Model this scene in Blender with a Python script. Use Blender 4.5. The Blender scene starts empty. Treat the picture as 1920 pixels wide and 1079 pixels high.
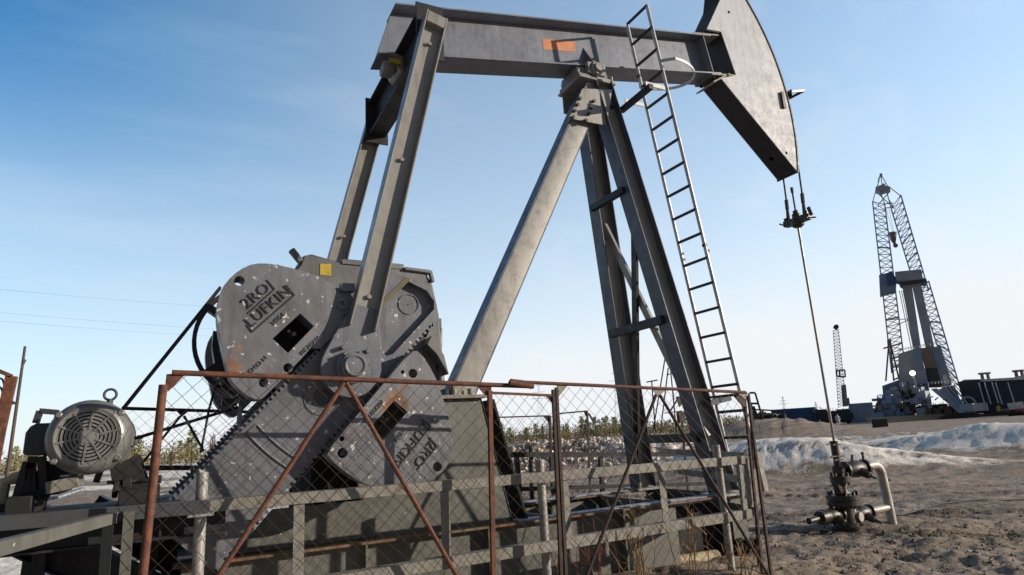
import bpy, bmesh, math, random
from mathutils import Vector, Matrix, noise
from mathutils.geometry import tessellate_polygon
random.seed(7)
scn = bpy.context.scene
col = scn.collection
R_ = math.radians
V = Vector

# ------------------------------------------------------------------ camera
F = 1196.75; ROLL = 3.425; PITCH = 13.051; AZ = 27.577
CAM = V((-4.173, -5.757, 1.409))
_a, _t, _r = R_(AZ), R_(PITCH), R_(ROLL)
_vh = V((math.sin(_a), math.cos(_a), 0)); _rt = V((math.cos(_a), -math.sin(_a), 0)); _up = V((0, 0, 1))
FW = _vh*math.cos(_t) + _up*math.sin(_t); _u = _up*math.cos(_t) - _vh*math.sin(_t)
RX = _rt*math.cos(_r) - _u*math.sin(_r); UX = _rt*math.sin(_r) + _u*math.cos(_r)
cd = bpy.data.cameras.new('camera'); cam = bpy.data.objects.new('camera', cd); col.objects.link(cam)
cd.sensor_width = 36; cd.lens = F/1920*36; cd.clip_start = 0.05; cd.clip_end = 9000
M = Matrix((RX, UX, -FW)).transposed().to_4x4(); M.translation = CAM
cam.matrix_world = M
scn.camera = cam

def ray(px, py): return FW*F + RX*(px-960) - UX*(py-539.5)
def P(px, py, x=None, y=None, z=None, D=None):
    """world point on a real plane (x=, y= or z= const, or the upright plane at ground distance D) seen at photo position px,py"""
    v = ray(px, py)
    if x is not None: t = (x-CAM.x)/v.x
    elif y is not None: t = (y-CAM.y)/v.y
    elif z is not None: t = (z-CAM.z)/v.z
    else: t = D/V((v.x, v.y, 0)).length
    return CAM + v*t
def PX(px, D, z=0.0, hor=None):
    """point at ground distance D below photo column px (taken near the horizon)"""
    v = ray(px, 860-0.0603*(px-280)); h = V((v.x, v.y, 0)).normalized()
    p = CAM + h*D; p.z = z; return p

# ------------------------------------------------------------------ materials
def mat(name, build=None, **kw):
    m = bpy.data.materials.new(name); m.use_nodes = True
    nt = m.node_tree; b = nt.nodes['Principled BSDF']
    return m, nt, b
def nd(nt, t, **kw):
    n = nt.nodes.new(t)
    for k, v in kw.items():
        if hasattr(n, k): setattr(n, k, v)
        else: n.inputs[k].default_value = v
    return n
def ramp(nt, src, stops):
    r = nt.nodes.new('ShaderNodeValToRGB'); nt.links.new(src, r.inputs[0])
    e = r.color_ramp.elements
    while len(e) < len(stops): e.new(0.5)
    for i, (p, c) in enumerate(stops):
        e[i].position = p
        e[i].color = (c[0], c[1], c[2], 1) if hasattr(c, '__len__') else (c, c, c, 1)
    return r.outputs[0]
def mix(nt, f, a, b):
    m = nt.nodes.new('ShaderNodeMix'); m.data_type = 'RGBA'
    for s, v in ((0, f), (6, a), (7, b)):
        if hasattr(v, 'links') or hasattr(v, 'is_linked'): nt.links.new(v, m.inputs[s])
        elif s == 0: m.inputs[0].default_value = v
        else: m.inputs[s].default_value = (v[0], v[1], v[2], 1)
    return m.outputs[2]
def painted(name, c, rust=0.0, chips=0.0, rough=0.45, metal=0.0, scale=1.0, var=0.25, bump=0.15, rustc=(0.19, 0.075, 0.035), dirt=0.3, chipc=(0.62, 0.6, 0.58)):
    m, nt, b = mat(name)
    tc = nd(nt, 'ShaderNodeTexCoord').outputs['Object']
    n1 = nd(nt, 'ShaderNodeTexNoise'); n1.inputs['Scale'].default_value = 2.2*scale; n1.inputs['Detail'].default_value = 8; n1.inputs['Roughness'].default_value = 0.62
    n2 = nd(nt, 'ShaderNodeTexNoise'); n2.inputs['Scale'].default_value = 9*scale; n2.inputs['Detail'].default_value = 9; n2.inputs['Roughness'].default_value = 0.7
    n3 = nd(nt, 'ShaderNodeTexNoise'); n3.inputs['Scale'].default_value = 60; n3.inputs['Detail'].default_value = 4
    for n in (n1, n2, n3): nt.links.new(tc, n.inputs['Vector'])
    lo = [x*(1-var) for x in c]; hi = [x*(1+var) for x in c]
    base = ramp(nt, n1.outputs[0], [(0.3, lo), (0.7, hi)])
    dl = ramp(nt, n2.outputs[0], [(0.52, 0.0), (0.75, 1.0)])
    mm = nt.nodes.new('ShaderNodeMath'); mm.operation = 'MULTIPLY'; nt.links.new(dl, mm.inputs[0]); mm.inputs[1].default_value = dirt
    base = mix(nt, mm.outputs[0], base, [c[0]*0.62+.02, c[1]*0.58+.014, c[2]*0.52+.008])
    if scale >= 1:
        ns = nd(nt, 'ShaderNodeTexNoise'); ns.inputs['Scale'].default_value = 1.0; ns.inputs['Detail'].default_value = 6; ns.inputs['Roughness'].default_value = .6
        ms_ = nd(nt, 'ShaderNodeMapping'); ms_.inputs['Scale'].default_value = (17, 17, 1.1); nt.links.new(tc, ms_.inputs[0]); nt.links.new(ms_.outputs[0], ns.inputs['Vector'])
        fs_ = ramp(nt, ns.outputs[0], [(0.50, 0.0), (0.72, .55)])
        base = mix(nt, fs_, base, [c[0]*.55+.012, c[1]*.48+.006, c[2]*.42+.003])
    if rust > 0:
        n4 = nd(nt, 'ShaderNodeTexNoise'); n4.inputs['Scale'].default_value = 3.3*scale; n4.inputs['Detail'].default_value = 10; n4.inputs['Roughness'].default_value = 0.68
        mp = nd(nt, 'ShaderNodeMapping'); mp.inputs['Location'].default_value = (3.7, 1.3, 9.1); nt.links.new(tc, mp.inputs[0]); nt.links.new(mp.outputs[0], n4.inputs['Vector'])
        th = 0.80-0.42*rust
        f = ramp(nt, n4.outputs[0], [(th-0.03, 0.0), (th+0.04, 1.0)])
        rc = ramp(nt, n2.outputs[0], [(0.3, [x*.55 for x in rustc]), (0.7, [x*1.5 for x in rustc])])
        base = mix(nt, f, base, rc)
    if chips > 0:
        n5 = nd(nt, 'ShaderNodeTexNoise'); n5.inputs['Scale'].default_value = 19; n5.inputs['Detail'].default_value = 6; n5.inputs['Roughness'].default_value = 0.6
        mp = nd(nt, 'ShaderNodeMapping'); mp.inputs['Location'].default_value = (13.7, 4.3, 2.1); nt.links.new(tc, mp.inputs[0]); nt.links.new(mp.outputs[0], n5.inputs['Vector'])
        th = 0.71-0.13*chips
        f = ramp(nt, n5.outputs[0], [(th, 0.0), (th+0.012, 1.0)])
        base = mix(nt, f, base, chipc)
    nt.links.new(base, b.inputs['Base Color'])
    rr = ramp(nt, n2.outputs[0], [(0.3, max(0.05, rough-0.12)), (0.7, min(1, rough+0.18))])
    nt.links.new(rr, b.inputs['Roughness']); b.inputs['Metallic'].default_value = metal
    if bump:
        bp = nd(nt, 'ShaderNodeBump'); bp.inputs['Strength'].default_value = bump; bp.inputs['Distance'].default_value = 0.01
        ad = nt.nodes.new('ShaderNodeMath'); ad.operation = 'ADD'; nt.links.new(n2.outputs[0], ad.inputs[0]); nt.links.new(n3.outputs[0], ad.inputs[1])
        nt.links.new(ad.outputs[0], bp.inputs['Height']); nt.links.new(bp.outputs[0], b.inputs['Normal'])
    return m
G = {}
G['beam'] = painted('beam_paint', (0.185, 0.2, 0.245), rust=0.12, rough=0.42, metal=0.2)
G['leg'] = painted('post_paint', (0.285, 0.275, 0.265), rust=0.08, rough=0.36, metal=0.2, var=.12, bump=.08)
G['flange'] = painted('flange_shade', (0.085, 0.092, 0.125), rust=0.06, rough=0.4, metal=0.2, var=.15, bump=.06)  # leg flanges: same steel as the webs, shade put into the colour
G['head'] = painted('head_paint', (0.44, 0.455, 0.51), rust=0.05, rough=0.55, metal=0.0, var=0.12)
G['crank'] = painted('crank_paint', (0.165, 0.172, 0.20), rust=0.14, chips=0.5, rough=0.4, metal=0.25)
G['weight'] = painted('weight_paint', (0.18, 0.186, 0.21), rust=0.42, chips=0.62, rough=0.42, metal=0.25, rustc=(0.26, 0.14, 0.085), var=0.3)
G['gear'] = painted('gear_paint', (0.16, 0.162, 0.165), rust=0.15, rough=0.45, metal=0.15)
G['base'] = painted('base_paint', (0.12, 0.12, 0.108), rust=0.25, rough=0.55, rustc=(0.17, 0.11, 0.05), chips=0.05)
G['baserust'] = painted('rusty_flange', (0.15, 0.10, 0.055), rust=0.6, rough=0.7)
G['dark'] = painted('dark_steel', (0.025, 0.025, 0.03), rust=0.1, rough=0.5, metal=0.2)
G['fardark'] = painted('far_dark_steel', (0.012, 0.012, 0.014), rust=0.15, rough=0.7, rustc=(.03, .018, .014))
G['black'] = painted('black_shade', (0.008, 0.008, 0.008), rough=0.8, bump=0)  # near-black, shade inside hollows put into the colour
G['rust'] = painted('rust_pipe', (0.10, 0.04, 0.027), rust=0.7, rough=0.75, rustc=(0.15, 0.055, 0.03), scale=4, bump=.3)
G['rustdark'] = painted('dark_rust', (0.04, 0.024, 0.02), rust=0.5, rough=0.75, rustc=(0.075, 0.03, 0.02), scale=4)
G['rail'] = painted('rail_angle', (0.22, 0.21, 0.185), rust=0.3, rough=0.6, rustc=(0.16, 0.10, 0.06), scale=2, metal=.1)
G['railshade'] = painted('rail_shade', (0.06, 0.065, 0.075), rust=0.2, rough=0.5, metal=.1)  # darker copy of the rail paint, carries shade on the left stretch
G['galv'] = painted('grey_pipe', (0.34, 0.33, 0.32), rust=0.4, rough=0.45, metal=0.3, rustc=(0.12, 0.07, 0.05), scale=4)
G['wire'] = painted('wire', (0.07, 0.05, 0.04), rough=0.6, metal=0.4, bump=0, rust=.4)
G['ladder'] = painted('ladder_steel', (0.58, 0.58, 0.60), rough=0.4, metal=0.2, scale=3)
G['rung'] = painted('rung_steel', (0.03, 0.033, 0.045), rough=0.6)
G['cable'] = painted('steel_cable', (0.05, 0.05, 0.055), rough=0.5, metal=0.4)
G['rod'] = painted('polished_rod', (0.30, 0.27, 0.24), rough=0.35, metal=0.5)
G['rubber'] = painted('rubber', (0.015, 0.015, 0.018), rough=0.6)
G['motor'] = painted('motor_paint', (0.225, 0.22, 0.215), rust=0.05, rough=0.38, metal=0.35, scale=2)
G['motord'] = painted('motor_box', (0.05, 0.062, 0.07), rough=0.5, metal=0.2, scale=2)
G['yellow'] = painted('yellow_label', (0.5, 0.36, 0.04), rough=0.5, scale=5, bump=0)
G['orange'] = painted('orange_label', (0.60, 0.23, 0.10), rough=0.5, scale=4, bump=0, var=.2)
G['olive'] = painted('olive_strip', (0.12, 0.115, 0.07), rough=0.6)
G['letter_dark'] = painted('cast_letter_and_border_shade', (0.03, 0.03, 0.035), rough=0.5, bump=0)
G['faint'] = painted('faint_letter', (0.13, 0.13, 0.145), rough=0.5, bump=0)
G['lit'] = painted('snowlit_steel', (0.34, 0.38, 0.50), rough=0.6, scale=3)  # bluish snow-lit tone of top faces put into the steel colour
G['oily'] = painted('oily_steel', (0.045, 0.038, 0.032), rust=0.4, rough=0.42, metal=0.2, scale=5, rustc=(0.17, 0.1, 0.06))
G['flowpipe'] = painted('flow_pipe', (0.42, 0.39, 0.36), rust=0.35, rough=0.45, metal=0.2, scale=6, rustc=(0.1, 0.08, 0.07), bump=.4)
G['groundpipe'] = painted('ground_pipe', (0.5, 0.42, 0.28), rust=0.5, rough=0.7, scale=4, rustc=(0.25, 0.14, 0.05))
G['wood'] = painted('pole_wood', (0.10, 0.075, 0.065), rough=0.9, scale=3)
G['rigblue'] = painted('rig_blue', (0.22, 0.28, 0.42), rough=0.6, scale=.1, bump=0, rust=.1)
G['riglattice'] = painted('rig_lattice', (0.36, 0.44, 0.60), rough=0.6, scale=.1, bump=0)  # far rig tones shifted pale blue, distance haze put into the colours
G['riggrey'] = painted('rig_grey', (0.34, 0.37, 0.43), rough=0.6, scale=.15, bump=0, rust=.1)
G['rigbrown'] = painted('rig_brown', (0.21, 0.16, 0.14), rough=0.7, scale=.15, bump=0)
G['rigdark'] = painted('rig_dark', (0.05, 0.055, 0.065), rough=0.7, scale=.2, bump=0)
G['navy'] = painted('navy_wall', (0.035, 0.055, 0.09), rough=0.7, scale=.1, bump=0)
G['mach'] = painted('machine_dark', (0.05, 0.048, 0.045), rough=0.7, scale=.6, bump=0, rust=.3)
G['brightblue'] = painted('bright_blue', (0.045, 0.11, 0.25), rough=0.6, scale=.5, bump=0)
G['whitish'] = painted('whitish', (0.62, 0.64, 0.68), rough=0.7, scale=.5, bump=0)
G['red'] = painted('red_paint', (0.45, 0.09, 0.07), rough=0.6, scale=.5, bump=0)
G['ochre'] = painted('ochre_paint', (0.55, 0.36, 0.08), rough=0.6, scale=.5, bump=0)
G['bark'] = painted('bark', (0.14, 0.095, 0.075), rough=0.9, scale=2, bump=0)
G['coverall'] = painted('coverall', (0.6, 0.63, 0.68), rough=0.8, scale=3, bump=0)
G['skin'] = painted('skin', (0.4, 0.25, 0.19), rough=0.6, bump=0)
G['weed'] = painted('weed_stalk', (0.36, 0.23, 0.11), rough=0.8, scale=5, bump=0)
G['weedred'] = painted('weed_red', (0.25, 0.09, 0.06), rough=0.8, scale=5, bump=0)
G['pylon'] = painted('pylon_steel', (0.45, 0.5, 0.56), rough=0.6, bump=0)  # pylon and wire colours paled to carry distance haze
G['powerwire'] = painted('power_wire', (0.4, 0.46, 0.55), rough=0.6, bump=0)
def leafm(name, a, b_):
    m, nt, b = mat(name)
    g = nd(nt, 'ShaderNodeNewGeometry'); r = ramp(nt, g.outputs['Random Per Island'], [(0, a), (1, b_)])
    nt.links.new(r, b.inputs['Base Color']); b.inputs['Roughness'].default_value = 0.8
    return m
G['pine'] = leafm('pine_needles', (0.11, 0.14, 0.035), (0.30, 0.29, 0.08))
G['pineY'] = leafm('young_pine_needles', (0.20, 0.215, 0.04), (0.38, 0.34, 0.09))
G['twig'] = leafm('bare_twigs', (0.2, 0.14, 0.11), (0.42, 0.29, 0.22))
G['woods'] = leafm('far_wood_leaves', (0.15, 0.16, 0.065), (0.34, 0.255, 0.16))
def emis(name, c, s):
    m, nt, b = mat(name); b.inputs['Emission Color'].default_value = (*c, 1); b.inputs['Emission Strength'].default_value = s; b.inputs['Base Color'].default_value = (*c, 1)
    return m
G['lamp'] = emis('lit_lamp', (1, 0.78, 0.5), 3)

# ------------------------------------------------------------------ mesh helpers
OFF = {}
def frame(ax, ref=None):
    ax = ax.normalized()
    ref = V(ref) if ref is not None else (V((0, 0, 1)) if abs(ax.z) < 0.9 else V((1, 0, 0)))
    a = ax.cross(ref)
    if a.length < 1e-5: a = ax.cross(V((0, 1, 0)))
    a.normalize(); return a, a.cross(ax).normalized()
class MB:
    def __init__(s): s.v = []; s.f = []; s.sm = []
    def add(s, vs, fs, smooth=False):
        o = len(s.v); s.v += [V(x) for x in vs]
        for f in fs: s.f.append([o+i for i in f]); s.sm.append(smooth)
        return s
    def beam(s, p0, p1, w, h, ref=None):      # w along ax x ref, h along ref side
        p0, p1 = V(p0), V(p1); a, b = frame(p1-p0, ref)
        vs = [p+a*(i*w/2)+b*(j*h/2) for p in (p0, p1) for i, j in ((-1, -1), (1, -1), (1, 1), (-1, 1))]
        return s.add(vs, [(3, 2, 1, 0), (4, 5, 6, 7), (0, 1, 5, 4), (1, 2, 6, 5), (2, 3, 7, 6), (3, 0, 4, 7)])
    def box(s, c, sx, sy, sz): return s.beam((c[0]-sx/2, c[1], c[2]), (c[0]+sx/2, c[1], c[2]), sy, sz)
    def hbeam(s, p0, p1, d, b, n, tf=.016, tw=.012):
        p0, p1, n = V(p0), V(p1), V(n)
        ax = (p1-p0).normalized(); n = (n-ax*n.dot(ax)).normalized(); f = ax.cross(n).normalized()
        s.beam(p0, p1, tw, d-2*tf, f)
        for k in (-1, 1): s.beam(p0+f*k*(d-tf)/2, p1+f*k*(d-tf)/2, b, tf, f)
        return s
    def angle(s, p0, p1, w, n, u, t=.008):    # L section: one leaf facing n, one leaf facing u (top)
        p0, p1, n, u = V(p0), V(p1), V(n).normalized(), V(u).normalized()
        s.beam(p0-u*w/2, p1-u*w/2, t, w, u)
        s.beam(p0-n*(w/2+t/2)-u*t/2, p1-n*(w/2+t/2)-u*t/2, w-t, t, u); return s
    def tube(s, pts, r, n=8, cap=True, smooth=True):
        pts = [V(p) for p in pts]; rs = r if hasattr(r, '__len__') else [r]*len(pts)
        vs = []; a = None
        for i, p in enumerate(pts):
            d = (pts[min(i+1, len(pts)-1)]-pts[max(i-1, 0)]).normalized()
            if a is None: a, b = frame(d)
            else:
                a = (a-d*a.dot(d)).normalized(); b = d.cross(a).normalized() if False else a.cross(d).normalized()
            for k in range(n):
                t = 2*math.pi*k/n; vs.append(p+(a*math.cos(t)+b*math.sin(t))*rs[i])
        fs = [(i*n+k, i*n+(k+1) % n, (i+1)*n+(k+1) % n, (i+1)*n+k) for i in range(len(pts)-1) for k in range(n)]
        s.add(vs, fs, smooth)
        if cap:
            o = len(s.v)-len(vs)
            s.f += [[o+k for k in range(n)][::-1], [o+(len(pts)-1)*n+k for k in range(n)]]; s.sm += [False, False]
        return s
    def cyl(s, p0, p1, r, n=16, r1=None): return s.tube([p0, p1], [r, r if r1 is None else r1], n)
    def lathe(s, c, ax, prof, n=24, smooth=True):  # prof: (distance along axis, radius)
        c, ax = V(c), V(ax).normalized(); a, b = frame(ax)
        vs = [c+ax*h+(a*math.cos(2*math.pi*k/n)+b*math.sin(2*math.pi*k/n))*max(r, 1e-4) for h, r in prof for k in range(n)]
        return s.add(vs, [(i*n+k, i*n+(k+1) % n, (i+1)*n+(k+1) % n, (i+1)*n+k) for i in range(len(prof)-1) for k in range(n)], smooth)
    def prism(s, loops, d, org=None):
        """loops: list of closed 3D loops in one plane (outer first, then holes); d: extrusion vector"""
        d = V(d); loops = [[V(p) for p in l] for l in loops]
        tris = tessellate_polygon(loops); flat = [p for l in loops for p in l]; n = len(flat)
        vs = flat+[p+d for p in flat]; fs = []
        for t in tris: fs += [tuple(t), tuple(i+n for i in reversed(t))]
        o = 0
        for l in loops:
            m = len(l)
            for i in range(m): fs.append((o+i, o+(i+1) % m, n+o+(i+1) % m, n+o+i))
            o += m
        return s.add(vs, fs)
    def sphere(s, c, r, n=10):
        return s.lathe(c, (0, 0, 1), [(r*math.sin(-math.pi/2+math.pi*i/n), r*math.cos(-math.pi/2+math.pi*i/n)) for i in range(n+1)], n+4)
    def hflanges(s, p0, p1, d, b, n, tf=.016, which=(-1, 1)):
        p0, p1, n = V(p0), V(p1), V(n); ax = (p1-p0).normalized(); n = (n-ax*n.dot(ax)).normalized(); f = ax.cross(n).normalized()
        for k in which: s.beam(p0+f*k*(d-tf)/2, p1+f*k*(d-tf)/2, b, tf, f)
        return s
    def build(s, name, m, parent=None, bevel=0, loc=None):
        off = V((0, 0, 0))
        if parent is not None: off = OFF[parent]
        elif loc is not None: off = V(loc)
        me = bpy.data.meshes.new(name)
        me.from_pydata([tuple(v-off) for v in s.v], [], s.f)
        me.polygons.foreach_set('use_smooth', s.sm)
        bm = bmesh.new(); bm.from_mesh(me); bmesh.ops.recalc_face_normals(bm, faces=bm.faces); bm.to_mesh(me); bm.free()
        me.set_sharp_from_angle(angle=R_(38))
        me.materials.append(G[m] if isinstance(m, str) else m)
        o = bpy.data.objects.new(name, me); col.objects.link(o)
        if parent is not None: o.parent = parent; OFF[o] = off
        else: o.location = off; OFF[o] = off
        if bevel:
            bv = o.modifiers.new('bevel', 'BEVEL'); bv.width = bevel; bv.segments = 1; bv.limit_method = 'ANGLE'; bv.angle_limit = R_(50)
        return o
def tag(o, label=None, cat=None, group=None, kind=None):
    if label: o['label'] = label
    if cat: o['category'] = cat
    if group: o['group'] = group
    if kind: o['kind'] = kind
    return o
def thing(name, loc, label, cat, group=None):
    o = bpy.data.objects.new(name, None); col.objects.link(o); o.location = loc; o.empty_display_size = .2
    OFF[o] = V(loc); return tag(o, label, cat, group)
def copy_tree(o, parent=None):
    c = o.copy(); col.objects.link(c)
    if parent is not None: c.parent = parent
    for ch in o.children: copy_tree(ch, c)
    return c
def circ(c, r, n=20, ax='y'):
    c = V(c)
    return [c+V((math.cos(2*math.pi*k/n)*r, 0, math.sin(2*math.pi*k/n)*r)) for k in range(n)]
Y = V((0, 1, 0)); X = V((1, 0, 0)); Z = V((0, 0, 1))
def text(s, org, right, up, size, m, parent, depth=.006, name='lettering', align='LEFT', sp=1.0):
    cu = bpy.data.curves.new(name, 'FONT'); cu.body = s; cu.size = size; cu.extrude = depth; cu.offset = -size*.010; cu.align_x = align; cu.resolution_u = 2; cu.space_character = sp
    to = bpy.data.objects.new('t', cu); col.objects.link(to)
    dg = bpy.context.evaluated_depsgraph_get(); dg.update()
    me = bpy.data.meshes.new_from_object(to.evaluated_get(dg)); bpy.data.objects.remove(to)
    right = V(right).normalized(); up = V(up); up = (up-right*up.dot(right)).normalized(); nn = right.cross(up)
    Mx = Matrix((right, up, nn)).transposed().to_4x4(); Mx.translation = V(org)-OFF[parent]
    me.transform(Mx); me.materials.clear(); me.materials.append(G[m])
    o = bpy.data.objects.new(name, me); col.objects.link(o); o.parent = parent; OFF[o] = OFF[parent]
    return o

exec_sections = True
# ------------------------------------------------------------------ ground
def fr(x, y, s, o=4, seed=0.0):
    return noise.fractal(V((x*s+seed, y*s-seed, seed*.7)), 1.0, 2.0, o)
def gauss(x, y, cx, cy, sx, sy, rot=0):
    dx, dy = x-cx, y-cy; c, s_ = math.cos(rot), math.sin(rot)
    u, v = dx*c+dy*s_, -dx*s_+dy*c
    return math.exp(-(u*u/(sx*sx)+v*v/(sy*sy)))
VA = math.atan2(_vh.y, _vh.x)
MOUNDS = []   # px, distance, half length along screen, depth, height, snowiness, roughness
def mound(px, D, sx, sy, h, snow, rough, rot=0):
    p = PX(px, D); az = math.atan2(p.y-CAM.y, p.x-CAM.x)+math.pi/2+rot
    MOUNDS.append((p.x, p.y, sx, sy, az, h, snow, rough))
mound(1000, 27, 3.5, 2.4, 0.50, 0.35, 0.2)
mound(1130, 28, 3.6, 2.6, 0.62, 0.3, 0.2)
mound(1260, 26, 2.6, 2.2, 0.55, 0.75, 0.2)
mound(1390, 21.5, 2.6, 1.8, 0.68, 1.0, 0.07)
mound(1500, 20, 2.9, 1.5, 0.46, 1.0, 0.07, .25)
mound(1640, 19.5, 2.6, 1.0, 0.26, 0.8, 0.06, .3)
mound(1600, 34, 5.0, 1.7, 0.45, 0.55, 0.25)
mound(1740, 30, 4.0, 1.6, 0.5, 0.85, 0.08)
mound(1860, 27, 4.2, 1.8, 0.46, 0.9, 0.08)
mound(1990, 26, 5.0, 2.0, 0.5, 0.9, 0.08)
mound(1440, 60, 6.0, 3, 1.6, 0.1, 0.2)
mound(900, 30, 4.5, 3, 0.3, 0.5, 0.3)
_vd = V((math.sin(R_(AZ+22)), math.cos(R_(AZ+22)), 0))
def v0_(x, y): return (x-CAM.x)*_vd.x+(y-CAM.y)*_vd.y
def gh(x, y):
    r = math.hypot(x-CAM.x, y-CAM.y)
    h = 0.0; snow = 0.0
    for (cx, cy, sx, sy, az, mh, sn, rg) in MOUNDS:
        if abs(x-cx) > 14 or abs(y-cy) > 14: continue
        g = gauss(x, y, cx, cy, sx, sy, az)
        if g > .01:
            nn = fr(x, y, 1.0, 5, 3.1); h += mh*g*(1+rg*nn*.9)+rg*.35*min(1, g*2)*abs(fr(x, y, 3.2, 4, 9.3)); snow = max(snow, sn*min(1, g*2.2))
    near = max(0.0, 1-r/60)
    h += 0.05*fr(x, y, .35, 4, 1.7)*min(1, r/5)
    c, s_ = math.cos(VA-1.25), math.sin(VA-1.25)   # wheel ruts run across the view
    u, v = x*c+y*s_, -x*s_+y*c
    h += near*0.06*noise.noise(V((u*.35, v*2.1, 4.2)))+near*0.025*fr(x, y, 2.3, 5, 6.6)+near*0.022*fr(x, y, 7, 5, 2.2)
    rg_ = noise.noise(V((u*.12, v*.5, 8.8))); h += near*.05*(1-abs(noise.noise(V((u*.5, v*3.0, 1.1))))*2)*max(0, rg_)*1.6
    # churned clods in front of the well head and beside the fence
    k = gauss(x, y, 2.8, -2.0, 3.4, 2.0)+.7*gauss(x, y, 4.5, .5, 2.5, 1.3)
    h += .8*k*(0.07*max(-.25, fr(x, y, 1.6, 5, 8.8))+0.05*abs(fr(x, y, 4.5, 5, 5.5))+.02*abs(fr(x, y, 13, 3, 1.5)))
    if 5 < r < 30:      # tyre tracks with lug prints, curving gently across the yard
        for vt in (9.2, 10.9, 13.6, 15.2, 19.5, 21.4, 26.0):
            dv_ = v0_(x, y)-vt-.25*math.sin(u*.35+vt)
            if abs(dv_) < .28: h += -.022*(1-abs(dv_)/.28)+(.03*math.copysign(1, math.sin(u*34+dv_*16)) if abs(dv_) < .17 else 0)*min(1, 14/r)
    # pad the pump stands on
    if x < 2.2: h += 0.14*max(0, min(1, (2.2-x)/1.2))*gauss(x, y, -1.5, -.3, 6.5, 3.2)
    # left field
    if r > 8:
        sn = fr(x, y, .12, 4, 12.5)
        ang = math.degrees(math.atan2((x-CAM.x), (y-CAM.y)))   # from +Y towards +X
        left = max(0, min(1, (32-ang)/16))
        snow = max(snow, left*max(0, min(1, (sn+.55)*1.5))*.85)
        rgt = max(0, min(1, (ang-42)/6))
        band = max(0, 1-abs(r-31)/9)
        snow = max(snow, rgt*band*max(0, min(1, (fr(x, y, .22, 3, 7.5)+.35)*1.6))*.55)
        h += .12*max(0, fr(x, y, .16, 4, 3.9))*min(1, (r-8)/10)
    else:
        if x < -2.5 and y > -4: snow = max(snow, .7*max(0, min(1, (fr(x, y, .5, 3, 2.5)+.5)*1.4)))
    return h, snow
def stain(x, y):
    c, s_ = math.cos(VA-1.25), math.sin(VA-1.25); u = x*c+y*s_; t = 0.0
    for vt in (9.2, 10.9, 13.6, 15.2, 19.5, 21.4, 26.0):
        dv_ = v0_(x, y)-vt-.25*math.sin(u*.35+vt)
        if abs(dv_) < .26: t = max(t, (.35+(.45 if math.sin(u*34+dv_*16) < 0 and abs(dv_) < .18 else 0))*(.5+.9*max(0, noise.noise(V((x*.6, y*.6, 3))))))
    d = math.hypot(x-3.45, y+.05)+.25*noise.noise(V((x*3, y*3, 1)))
    return max(t, max(0, min(1, 1.15-d/.75)))
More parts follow.
